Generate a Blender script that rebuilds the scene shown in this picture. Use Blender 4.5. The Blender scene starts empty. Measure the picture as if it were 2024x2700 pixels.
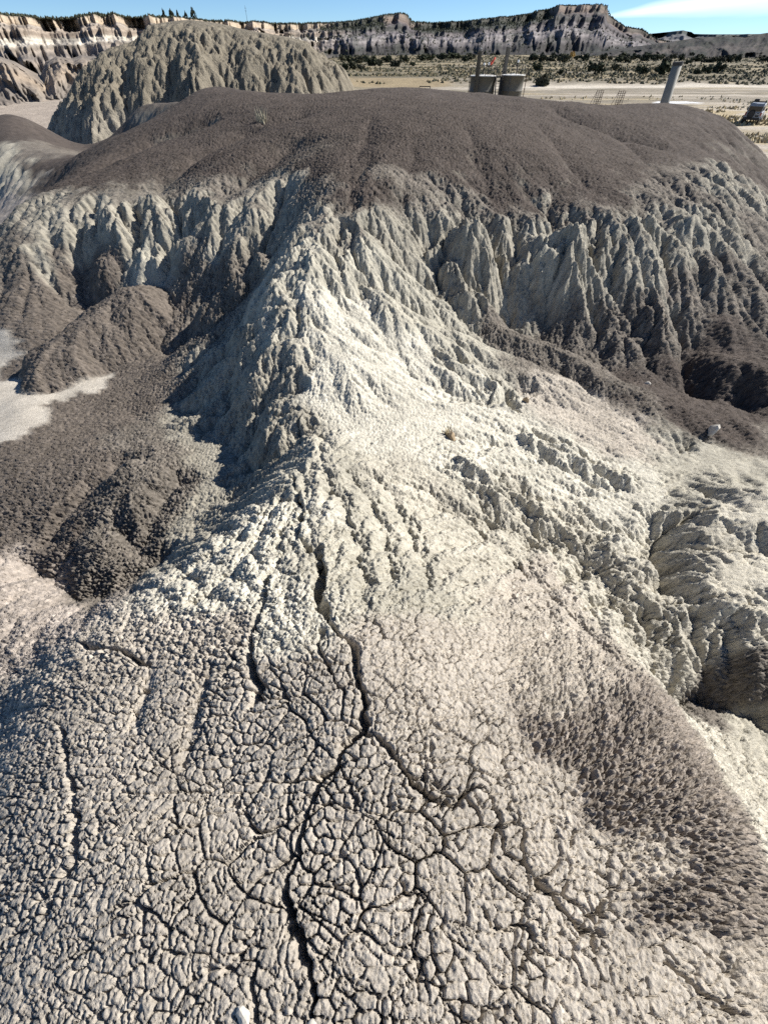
import bpy, bmesh, math, random, time
import numpy as np
T0 = time.time()
R = math.radians
# ------------------------------------------------------------------ camera, sky, sun, exposure
scene = bpy.context.scene
col = scene.collection
cam_data = bpy.data.cameras.new('camera'); cam = bpy.data.objects.new('camera', cam_data); col.objects.link(cam)
CAM_Z = 1.9
PITCH = math.atan(1225 / 1067)
cam.location = (0, 0, CAM_Z); cam.rotation_euler = (math.pi / 2 - PITCH, 0, 0)
cam_data.sensor_fit = 'VERTICAL'; cam_data.sensor_height = 24; cam_data.lens = 24 * 1067 / 2700
cam_data.clip_start = 0.05; cam_data.clip_end = 20000
scene.camera = cam
scene.render.resolution_x, scene.render.resolution_y = 767, 1024
SUN_AZ, SUN_EL = 69, 36.5           # bearing clockwise from the view direction (+Y)
world = bpy.data.worlds.new('World'); scene.world = world; world.use_nodes = True
nt = world.node_tree; nt.nodes.clear()
w_out = nt.nodes.new('ShaderNodeOutputWorld'); w_bg = nt.nodes.new('ShaderNodeBackground')
sky = nt.nodes.new('ShaderNodeTexSky'); sky.sky_type = 'NISHITA'; sky.sun_disc = False
sky.sun_elevation = R(SUN_EL); sky.sun_rotation = R(SUN_AZ)
sky.altitude = 2100; sky.air_density = 0.7; sky.dust_density = 0.0; sky.ozone_density = 3.0
w_bg.inputs['Strength'].default_value = 0.074
# thin cirrus streak, laid over the sky by direction
def wn(t, **kw):
    n = nt.nodes.new(t)
    for k, v in kw.items(): setattr(n, k, v)
    return n
def wmath(op, a, b=None, c=None):
    n = wn('ShaderNodeMath', operation=op)
    for i, v in enumerate((a, b, c)):
        if v is None: continue
        if isinstance(v, (int, float)): n.inputs[i].default_value = v
        else: nt.links.new(v, n.inputs[i])
    return n.outputs[0]
tc = wn('ShaderNodeTexCoord'); sep = wn('ShaderNodeSeparateXYZ'); nt.links.new(tc.outputs['Generated'], sep.inputs[0])
az = wmath('ARCTAN2', sep.outputs[0], sep.outputs[1])
el = wmath('ARCSINE', sep.outputs[2])
cmb = wn('ShaderNodeCombineXYZ'); nt.links.new(az, cmb.inputs[0]); nt.links.new(wmath('MULTIPLY', wmath('ADD', el, wmath('MULTIPLY', az, -0.045)), 9.0), cmb.inputs[1])
cn = wn('ShaderNodeTexNoise'); cn.inputs['Scale'].default_value = 3.0; cn.inputs['Detail'].default_value = 6; cn.inputs['Roughness'].default_value = 0.55
nt.links.new(cmb.outputs[0], cn.inputs['Vector'])
band_c = wmath('ADD', wmath('MULTIPLY', az, 0.085), 0.0015)      # centre line of the streak rises to the right
band = wmath('SUBTRACT', 1.0, wmath('ABSOLUTE', wmath('DIVIDE', wmath('SUBTRACT', el, band_c), wmath('MAXIMUM', wmath('MULTIPLY', wmath('SUBTRACT', az, 0.30), 0.085), 0.001))))
cloud = wmath('MULTIPLY', wmath('MINIMUM', wmath('MAXIMUM', wmath('MULTIPLY_ADD', band, 1.3, wmath('MULTIPLY_ADD', cn.outputs['Fac'], 1.6, -0.85)), 0.0), 1.0), wmath('MULTIPLY', 0.55, wmath('MINIMUM', wmath('MAXIMUM', wmath('MULTIPLY', wmath('SUBTRACT', az, 0.31), 14.0), 0.0), 1.0)))
mixc = wn('ShaderNodeMix', data_type='RGBA')
tint = wn('ShaderNodeMix', data_type='RGBA', blend_type='MULTIPLY'); tint.inputs['Factor'].default_value = 1.0
nt.links.new(sky.outputs[0], tint.inputs['A']); tint.inputs['B'].default_value = (0.80, 0.96, 1.06, 1)
nt.links.new(cloud, mixc.inputs['Factor']); nt.links.new(tint.outputs['Result'], mixc.inputs['A'])
mixc.inputs['B'].default_value = (13.0, 13.6, 14.2, 1)
nt.links.new(mixc.outputs['Result'], w_bg.inputs['Color']); nt.links.new(w_bg.outputs[0], w_out.inputs['Surface'])
sun_d = bpy.data.lights.new('sun', 'SUN'); sun = bpy.data.objects.new('sun', sun_d); col.objects.link(sun)
sun_d.energy = 5.0; sun_d.angle = R(0.53); sun_d.color = (1.0, 0.955, 0.885)
sun.rotation_euler = (R(90 - SUN_EL), 0, R(-SUN_AZ) + math.pi)
sun.rotation_euler = (R(90 - SUN_EL), 0, math.pi - R(SUN_AZ))
vs = scene.view_settings; vs.view_transform = 'Standard'; vs.look = 'None'; vs.gamma = 1; vs.exposure = 0.70
vs.use_curve_mapping = False
scene.cycles.use_denoising = False
scene.cycles.max_bounces = 4; scene.cycles.diffuse_bounces = 2; scene.cycles.glossy_bounces = 2; scene.cycles.transparent_max_bounces = 4

# ------------------------------------------------------------------ survey tables (metres, world x right, y ahead, z up)
CP = [(-0.0, 0.329, -0.02), (-0.0, 0.643, -0.06), (-0.076, 1.102, -0.18), (-0.301, 1.836, -0.42), (-0.506, 2.373, -0.58), (-0.811, 2.725, -0.7), (0.001, -0.357, 0.0), (-0.756, -0.372, -0.08), (-1.268, -0.398, -0.22), (0.745, -0.372, -0.08), (1.28, -0.402, -0.24), (-0.896, -0.042, -0.1), (-1.523, -0.115, -0.33), (-0.636, 0.244, -0.13), (0.491, 0.16, -0.06), (0.965, -0.105, -0.15), (1.55, -0.119, -0.42), (1.685, 0.177, -0.48), (1.649, 0.458, -0.55), (1.695, 0.777, -0.72), (1.165, 0.871, -0.55), (0.738, 0.959, -0.42), (0.572, 1.556, -0.62), (-1.864, 1.057, -0.55), (-1.974, 0.791, -0.55), (-2.056, 0.512, -0.6), (-1.695, 1.37, -0.62), (-1.486, 1.828, -0.72), (-0.991, 0.639, -0.22), (-1.283, 0.447, -0.28), (-3.222, 2.058, -1.65), (-2.91, 1.362, -1.3), (-2.822, 1.084, -1.15), (-2.502, 0.745, -0.95), (-3.693, 2.235, -1.72), (-3.842, 2.052, -1.685), (-4.231, 2.819, -1.86), (-2.775, 2.303, -1.65), (-2.539, 2.752, -1.601), (-0.699, 3.479, -0.9), (-0.484, 3.968, -0.95), (-0.725, 4.311, -0.86), (-0.818, 4.826, -0.72), (-1.073, 5.426, -0.52), (-1.194, 5.844, -0.33), (-1.104, 6.343, -0.15), (-1.514, 6.044, -0.5), (-1.408, 6.286, -0.25), (-0.826, 5.923, -0.36), (-0.683, 5.566, -0.52), (-0.951, 6.928, 0.0), (-0.831, 7.68, 0.14), (-0.748, 8.212, 0.3), (-0.734, 9.314, 0.45), (-0.623, 10.468, 0.55), (-0.481, 11.679, 0.69), (-0.443, 13.837, 0.8), (-0.961, 17.351, 0.87), (-3.06, 3.782, -1.51), (-4.09, 4.497, -1.72), (-5.021, 3.824, -1.79), (-4.873, 5.235, -1.86), (-3.102, 5.545, -1.65), (-2.562, 5.185, -1.419), (-2.336, 4.262, -1.531), (-2.597, 3.342, -1.475), (-1.571, 3.681, -1.419), (-1.366, 4.125, -1.42), (-1.935, 4.756, -1.216), (-1.744, 5.314, -0.985), (-1.517, 5.83, -0.7), (-2.148, 6.654, -0.92), (-2.315, 5.874, -1.139), (-3.149, 6.708, -1.405), (-1.412, 4.497, -1.33), (-1.677, 2.949, -1.44), (-2.256, 3.002, -1.58), (-1.162, 2.581, -0.86), (-1.506, 2.119, -0.86), (-6.355, 5.765, -1.965), (-5.735, 6.064, -1.937), (-5.262, 6.433, -1.895), (-7.418, 7.471, -1.965), (-3.897, 7.063, -1.58), (-6.525, 6.296, -1.965), (-5.747, 6.215, -1.951), (-5.173, 6.587, -1.895), (-7.572, 8.039, -1.685), (-5.865, 9.356, -1.3), (-4.685, 8.9, -1.23), (-4.276, 7.924, -1.545), (-3.914, 7.377, -1.559), (-3.161, 7.928, -1.125), (-2.195, 8.545, -0.48), (-1.841, 9.681, 0.12), (-2.087, 10.904, 0.35), (-8.354, 12.088, -0.5), (-7.021, 11.927, -0.25), (-5.467, 11.433, -0.12), (-3.976, 10.754, 0.0), (-2.912, 10.496, 0.12), (-7.082, 9.576, -1.02), (-5.705, 9.46, -0.9), (-4.708, 9.514, -0.75), (-3.728, 9.259, -0.6), (-2.872, 9.001, -0.38), (-7.748, 9.151, -1.23), (-9.825, 12.218, -1.195), (0.914, 8.8, 0.02), (2.049, 9.678, 0.05), (3.496, 10.496, 0.12), (5.286, 11.379, 0.05), (6.855, 11.912, -0.12), (9.15, 14.131, -0.3), (11.43, 16.532, -0.45), (0.97, 7.66, -0.72), (1.936, 7.13, -1.2), (2.858, 7.106, -1.35), (3.704, 6.447, -1.6), (4.724, 6.385, -1.65), (1.398, 8.183, -0.45), (2.362, 7.819, -0.7), (3.839, 8.035, -0.55), (5.372, 8.527, -0.7), (6.688, 9.019, -0.85), (7.261, 8.771, -1.1), (6.197, 7.205, -1.65), (6.854, 7.055, -1.75), (5.889, 6.301, -1.95), (5.965, 5.254, -2.05), (5.515, 6.552, -1.92), (4.186, 5.624, -1.7), (3.147, 4.873, -1.6), (4.491, 4.875, -1.85), (0.007, 5.947, -0.62), (0.464, 5.451, -0.92), (1.205, 5.987, -1.05), (1.544, 5.277, -1.25), (1.065, 4.732, -1.2), (0.123, 4.499, -0.98), (0.37, 3.603, -1.0), (2.465, 4.996, -1.45), (2.242, 5.62, -1.3), (-0.135, 3.039, -0.84), (0.312, 2.607, -0.92), (0.87, 3.328, -1.1), (1.046, 2.737, -1.2), (1.642, 3.074, -1.35), (1.903, 4.1, -1.4), (3.181, 3.993, -1.7), (4.231, 4.028, -1.9), (2.567, 3.236, -1.6), (3.063, 2.982, -1.72), (3.182, 2.659, -1.82), (1.986, 2.373, -1.5), (1.467, 1.945, -1.25), (2.202, 1.946, -1.5), (2.144, 1.323, -1.3), (2.402, 1.129, -1.6), (2.865, 1.04, -1.8), (3.172, 0.778, -1.9), (3.906, 3.134, -1.65), (4.501, 3.253, -1.7), (3.304, 2.477, -1.65), (2.668, 1.675, -1.62), (3.206, 1.876, -1.55), (3.766, 2.161, -1.6), (3.426, 1.488, -1.7), (3.041, 1.422, -1.75), (3.11, 1.178, -1.75), (3.943, 2.65, -1.72), (-2.922, 20.459, 0.8), (2.712, 19.842, 0.8), (6.975, 20.976, 0.5), (10.109, 21.722, 0.3), (12.183, 21.59, 0.12), (12.827, 19.787, -0.15), (11.968, 16.884, -0.5), (-6.284, 23.87, 0.55), (-9.442, 27.337, 0.2), (-12.292, 28.51, -0.2), (5.806, 14.569, 0.3), (2.617, 11.265, 0.52), (1.079, 10.201, 0.45), (-3.568, 12.653, 0.35), (-5.619, 15.479, 0.2), (-6.653, 14.577, 0.02), (-8.509, 15.477, -0.3), (-11.459, 19.244, -0.9), (-17.234, 29.137, -1.3), (-19.687, 31.026, -0.75), (-20.822, 30.44, -0.7), (-15.432, 23.262, -1.1), (-16.999, 23.614, -1.3), (-16.294, 21.449, -2.2), (-11.97, 18.678, -1.4), (0.0, -1.2, 0.02), (2.2, -1.2, -0.6), (-2.2, -1.2, -0.55), (3.4, -0.8, -1.6), (-3.4, -0.8, -1.5), (4.6, 1.2, -1.8), (-5.0, 1.5, -1.9), (-7.5, 3.5, -2.6), (6.0, 3.2, -2.0), (0.0, 24.0, 0.5), (5.0, 24.5, 0.2), (-6.0, 25.0, -0.2), (-12.0, 27.0, -1.2), (12.0, 25.5, -1.6), (0.0, 29.0, -2.0), (8.0, 30.0, -3.4), (-8.0, 31.0, -2.4), (-16.0, 32.0, -2.0), (-22.0, 34.0, -3.2), (16.0, 29.0, -4.2), (19.0, 25.0, -3.6), (17.0, 20.0, -2.6), (14.0, 15.0, -2.3), (11.0, 10.0, -2.2), (0.0, 36.0, -4.8), (10.0, 37.0, -6.4), (-10.0, 38.0, -5.2), (-20.0, 40.0, -6.2), (20.0, 37.0, -6.6), (25.0, 30.0, -6.6), (28.0, 37.0, -7.0), (-28.0, 38.0, -6.6), (-26.0, 30.0, -4.0), (-20.0, 22.0, -3.6), (-15.0, 15.0, -3.2), (-12.0, 9.0, -3.1), (9.5, 6.0, -2.2), (0.0, 43.0, -7.0), (12.0, 44.0, -7.5), (-12.0, 44.0, -7.0), (-24.0, 46.0, -8.0), (24.0, 44.0, -8.0), (32.0, 46.0, -8.0), (-34.0, 46.0, -8.0)]
SOIL = [(-0.328, 13.784, 'D', 0.05, 1.0, 0.0), (3.148, 14.079, 'D', 0.05, 1.0, 0.0), (7.453, 15.524, 'D', 0.05, 1.0, 0.0), (-2.917, 15.533, 'D', 0.05, 1.0, 0.0), (-5.616, 15.471, 'D', 0.1, 1.0, 0.0), (0.638, 10.421, 'D', 0.05, 1.0, 0.0), (3.716, 11.534, 'D', 0.08, 1.0, 0.0), (8.559, 14.786, 'D', 0.1, 1.0, 0.0), (-1.111, 9.721, 'D', 0.08, 1.0, 0.0), (-6.407, 13.948, 'D', 0.1, 1.0, 0.0), (-7.244, 12.915, 'D', 0.3, 1.0, 0.0), (4.758, 11.406, 'D', 0.15, 1.0, 0.0), (-3.319, 11.541, 'D', 0.1, 1.0, 0.0), (10.862, 16.118, 'D', 0.3, 1.0, 0.0), (1.981, 9.918, 'D', 0.2, 1.0, 0.0), (0.58, 8.848, 'M', 0.35, 1.0, 0.0), (1.441, 8.973, 'M', 0.5, 0.9, 0.0), (2.898, 9.854, 'D', 0.3, 0.9, 0.0), (4.447, 10.375, 'D', 0.4, 0.9, 0.0), (1.939, 9.508, 'D', 0.25, 1.0, 0.0), (3.255, 9.376, 'M', 0.7, 0.9, 0.0), (5.541, 10.589, 'M', 0.6, 1.0, 0.0), (-3.343, 10.67, 'M', 0.3, 1.0, 0.0), (-0.382, 8.626, 'D', 0.3, 1.0, 0.0), (-1.204, 8.82, 'M', 0.4, 1.0, 0.0), (-0.068, 7.992, 'O', 0.7, 0.5, 0.0), (6.643, 11.136, 'M', 0.9, 0.9, 0.0), (1.4, 8.194, 'O', 1.0, 0.5, 0.0), (2.049, 8.047, 'O', 1.0, 0.5, 0.0), (2.613, 7.779, 'L', 0.9, 0.4, 0.0), (3.895, 8.402, 'O', 1.0, 0.5, 0.0), (5.607, 9.309, 'O', 1.0, 0.5, 0.0), (3.427, 7.533, 'O', 1.0, 0.5, 0.0), (4.757, 7.96, 'O', 1.0, 0.5, 0.0), (6.807, 9.591, 'O', 1.0, 0.5, 0.0), (8.982, 12.626, 'O', 1.0, 0.5, 0.0), (2.197, 7.501, 'O', 0.6, 0.5, 0.0), (0.808, 7.887, 'O', 0.9, 0.5, 0.0), (1.705, 7.479, 'O', 0.9, 0.5, 0.0), (4.193, 6.961, 'M', 0.8, 1.0, 0.0), (5.703, 7.609, 'M', 0.8, 1.0, 0.0), (6.852, 8.225, 'M', 0.7, 1.0, 0.0), (3.403, 6.991, 'M', 0.7, 0.9, 0.0), (8.498, 10.938, 'M', 0.6, 1.0, 0.0), (6.032, 6.859, 'D', 0.15, 1.0, 0.0), (4.677, 5.777, 'D', 0.15, 1.0, 0.0), (5.959, 5.812, 'D', 0.1, 1.0, 0.0), (3.167, 6.534, 'M', 0.3, 1.0, 0.0), (3.879, 5.823, 'D', 0.2, 1.0, 0.0), (2.305, 6.733, 'M', 0.3, 1.0, 0.0), (5.193, 5.145, 'D', 0.15, 1.0, 0.0), (5.659, 4.774, 'M', 0.2, 1.0, 0.0), (4.363, 4.585, 'L', 0.6, 0.4, 0.3), (3.467, 4.753, 'T', 0.4, 0.7, 0.3), (4.864, 4.031, 'L', 0.6, 0.4, 0.3), (2.9, 5.232, 'T', 0.5, 0.6, 0.0), (-0.873, 5.719, 'P', 0.38, 0.4, 0.2), (-0.185, 5.521, 'P', 0.38, 0.4, 0.2), (-0.616, 4.423, 'P', 0.38, 0.4, 0.2), (0.449, 5.085, 'P', 0.38, 0.4, 0.1), (1.079, 4.839, 'P', 0.7, 0.4, 0.1), (0.117, 4.048, 'P', 0.38, 0.4, 0.2), (1.61, 4.197, 'P', 0.6, 0.4, 0.2), (0.882, 3.412, 'P', 0.6, 0.4, 0.2), (2.116, 3.73, 'P', 0.7, 0.4, 0.2), (1.166, 5.642, 'L', 0.6, 0.4, 0.0), (-0.325, 6.081, 'P', 0.38, 0.4, 0.0), (0.486, 6.028, 'L', 0.7, 0.4, 0.0), (-1.05, 6.068, 'P', 0.45, 0.4, 0.0), (-0.56, 5.537, 'P', 0.35, 0.4, 0.0), (-0.522, 4.806, 'P', 0.35, 0.4, 0.0), (-0.862, 6.588, 'L', 0.8, 0.4, 0.0), (-0.34, 6.849, 'L', 0.8, 0.4, 0.0), (0.154, 7.113, 'L', 0.8, 0.4, 0.0), (-0.631, 7.309, 'O', 0.7, 0.5, 0.0), (0.218, 6.495, 'L', 0.8, 0.4, 0.0), (-1.22, 6.169, 'L', 0.8, 0.4, 0.0), (1.341, 2.936, 'Y', 0.8, 0.4, 0.1), (1.835, 2.75, 'Y', 1.0, 0.4, 0.1), (2.884, 3.285, 'P', 0.9, 0.4, 0.1), (2.137, 2.112, 'Y', 1.0, 0.4, 0.1), (2.435, 1.728, 'Y', 1.0, 0.4, 0.1), (3.089, 2.142, 'Y', 1.0, 0.4, 0.1), (3.844, 3.004, 'Y', 0.8, 0.4, 0.1), (2.577, 1.462, 'Y', 0.8, 0.4, 0.2), (3.331, 1.685, 'Y', 1.0, 0.4, 0.1), (0.925, 2.169, 'Y', 0.6, 0.4, 0.4), (1.302, 1.887, 'T', 0.6, 0.6, 0.5), (4.076, 2.528, 'Y', 0.8, 0.4, 0.0), (3.894, 3.533, 'L', 0.7, 0.4, 0.0), (2.92, 1.152, 'M', 0.4, 0.8, 0.2), (3.152, 0.911, 'L', 0.6, 0.4, 0.2), (3.245, 1.291, 'M', 0.5, 0.8, 0.0), (-1.259, 0.659, 'T', 0.05, 0.07, 1.0), (-0.501, 0.606, 'T', 0.05, 0.07, 1.0), (-0.776, 0.092, 'T', 0.05, 0.07, 1.0), (-0.223, 0.088, 'T', 0.05, 0.07, 1.0), (0.153, 0.595, 'T', 0.05, 0.07, 1.0), (0.295, 0.087, 'T', 0.05, 0.07, 1.0), (-1.025, -0.163, 'T', 0.05, 0.07, 1.0), (-0.336, -0.257, 'T', 0.05, 0.07, 1.0), (0.249, -0.255, 'T', 0.05, 0.07, 1.0), (0.63, -0.263, 'T', 0.05, 0.07, 1.0), (0.45, 0.41, 'T', 0.05, 0.07, 1.0), (-1.494, 0.181, 'T', 0.05, 0.07, 1.0), (-0.592, 1.047, 'P', 0.6, 0.4, 0.6), (-0.979, 0.969, 'T', 0.2, 0.7, 0.6), (0.404, 0.744, 'T', 0.05, 0.07, 1.0), (-0.939, 1.264, 'P', 0.6, 0.4, 0.5), (-1.471, 0.799, 'T', 0.25, 0.6, 0.7), (-1.159, -0.33, 'T', 0.05, 0.07, 1.0), (-0.114, 2.313, 'L', 0.6, 0.4, 0.3), (-0.274, 1.55, 'L', 0.6, 0.4, 0.5), (0.064, 1.47, 'L', 0.6, 0.4, 0.5), (-0.562, 2.817, 'L', 0.6, 0.4, 0.2), (0.326, 2.828, 'Y', 0.6, 0.4, 0.3), (0.452, 1.936, 'Y', 0.6, 0.4, 0.4), (-0.517, 1.927, 'P', 0.6, 0.4, 0.5), (1.036, 0.755, 'T', 0.2, 0.9, 0.5), (1.189, 0.55, 'K', 0.1, 1.2, 0.1), (1.302, 0.098, 'K', 0.1, 1.2, 0.1), (1.303, -0.111, 'K', 0.1, 1.2, 0.2), (1.005, 0.171, 'K', 0.1, 1.2, 0.2), (0.918, 0.439, 'K', 0.1, 1.1, 0.3), (1.487, 0.482, 'K', 0.1, 1.2, 0.1), (1.527, 0.026, 'K', 0.1, 1.2, 0.1), (1.416, -0.179, 'K', 0.1, 1.2, 0.2), (1.097, 0.619, 'K', 0.1, 1.1, 0.3), (1.108, -0.132, 'K', 0.1, 1.1, 0.4), (1.238, 0.355, 'K', 0.1, 1.2, 0.1), (1.099, -0.044, 'T', 0.1, 0.8, 0.7), (0.689, 0.164, 'T', 0.05, 0.07, 1.0), (0.803, -0.042, 'T', 0.05, 0.07, 1.0), (1.327, -0.291, 'T', 0.3, 0.5, 0.8), (1.022, -0.325, 'T', 0.05, 0.07, 1.0), (2.423, 0.444, 'Y', 0.7, 0.8, 0.2), (1.887, 0.118, 'Y', 0.7, 0.8, 0.2), (2.334, 0.706, 'Y', 0.7, 0.8, 0.2), (-1.827, 5.37, 'O', 0.8, 0.5, 0.0), (-1.414, 4.596, 'O', 0.8, 0.5, 0.0), (-2.391, 4.506, 'O', 0.7, 0.5, 0.0), (-2.091, 4.874, 'O', 0.7, 0.5, 0.0), (-1.425, 3.827, 'O', 0.8, 0.5, 0.0), (-1.792, 3.357, 'O', 0.8, 0.5, 0.0), (-2.0, 2.645, 'O', 0.5, 0.5, 0.1), (-1.289, 5.055, 'L', 0.6, 0.4, 0.0), (-3.371, 4.408, 'M', 0.3, 1.0, 0.0), (-2.602, 3.347, 'M', 0.5, 1.0, 0.0), (-3.889, 4.137, 'B', 0.2, 1.0, 0.0), (-4.625, 4.038, 'B', 0.15, 1.0, 0.0), (-4.141, 3.372, 'B', 0.15, 1.0, 0.0), (-3.065, 2.982, 'M', 0.6, 1.0, 0.0), (-3.522, 2.688, 'D', 0.3, 1.0, 0.0), (-2.752, 2.892, 'M', 0.5, 1.0, 0.0), (-4.641, 5.216, 'B', 0.2, 1.0, 0.0), (-4.608, 3.295, 'B', 0.15, 1.0, 0.0), (-4.355, 5.712, 'B', 0.3, 1.0, 0.0), (-3.858, 2.313, 'N', 0.3, 0.9, 0.4), (-3.434, 1.91, 'N', 0.3, 0.9, 0.4), (-2.938, 1.679, 'N', 0.3, 0.9, 0.4), (-2.836, 1.299, 'N', 0.3, 0.9, 0.4), (-2.528, 0.865, 'T', 0.3, 0.6, 0.4), (-2.983, 2.07, 'M', 0.4, 1.0, 0.2), (-5.554, 8.515, 'B', 0.3, 1.0, 0.0), (-6.158, 7.777, 'B', 0.15, 1.0, 0.0), (-6.708, 7.217, 'B', 0.1, 1.0, 0.0), (-4.987, 8.938, 'L', 0.6, 0.4, 0.0), (-5.732, 9.152, 'B', 0.25, 1.0, 0.0), (-4.564, 8.189, 'B', 0.4, 1.0, 0.0), (-6.755, 8.296, 'B', 0.3, 1.0, 0.0), (-7.209, 8.674, 'B', 0.4, 1.0, 0.0), (-6.167, 5.862, 'W', 0.0, 0.15, 0.0), (-5.808, 6.183, 'W', 0.0, 0.15, 0.0), (-7.443, 7.55, 'W', 0.0, 0.15, 0.0), (-7.27, 7.856, 'B', 0.1, 1.0, 0.0), (-7.583, 8.051, 'B', 0.2, 1.0, 0.0), (-5.92, 5.1, 'W', 0.0, 0.2, 0.0), (-5.298, 6.496, 'W', 0.0, 0.2, 0.0), (-4.603, 6.689, 'B', 0.2, 0.9, 0.0), (-6.762, 10.342, 'O', 1.0, 0.5, 0.0), (-5.016, 9.848, 'O', 1.0, 0.5, 0.0), (-4.027, 9.89, 'O', 1.0, 0.5, 0.0), (-5.467, 9.52, 'O', 0.9, 0.5, 0.0), (-7.145, 9.809, 'O', 0.8, 0.5, 0.0), (-3.12, 9.418, 'O', 0.9, 0.5, 0.0), (-2.405, 9.688, 'O', 0.6, 0.5, 0.0), (-7.798, 9.62, 'M', 0.5, 1.0, 0.0), (-6.417, 9.522, 'B', 0.5, 1.0, 0.0), (-2.351, 8.306, 'M', 0.8, 1.0, 0.0), (-3.273, 7.991, 'M', 0.5, 1.0, 0.0), (-1.924, 8.662, 'O', 0.8, 0.5, 0.0), (-3.936, 9.043, 'O', 0.7, 0.5, 0.0), (-3.661, 8.554, 'M', 0.5, 1.0, 0.0), (-17.7, 27.194, 'D', 0.1, 1.0, 0.0), (-15.698, 22.181, 'L', 0.9, 0.4, 0.0), (-15.015, 23.237, 'M', 0.6, 1.0, 0.0), (-16.031, 20.811, 'N', 0.3, 0.9, 0.4), (-13.039, 21.342, 'D', 0.3, 1.0, 0.0), (-44.551, 80.605, 'D', 0.1, 1.0, 0.0)]
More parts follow.
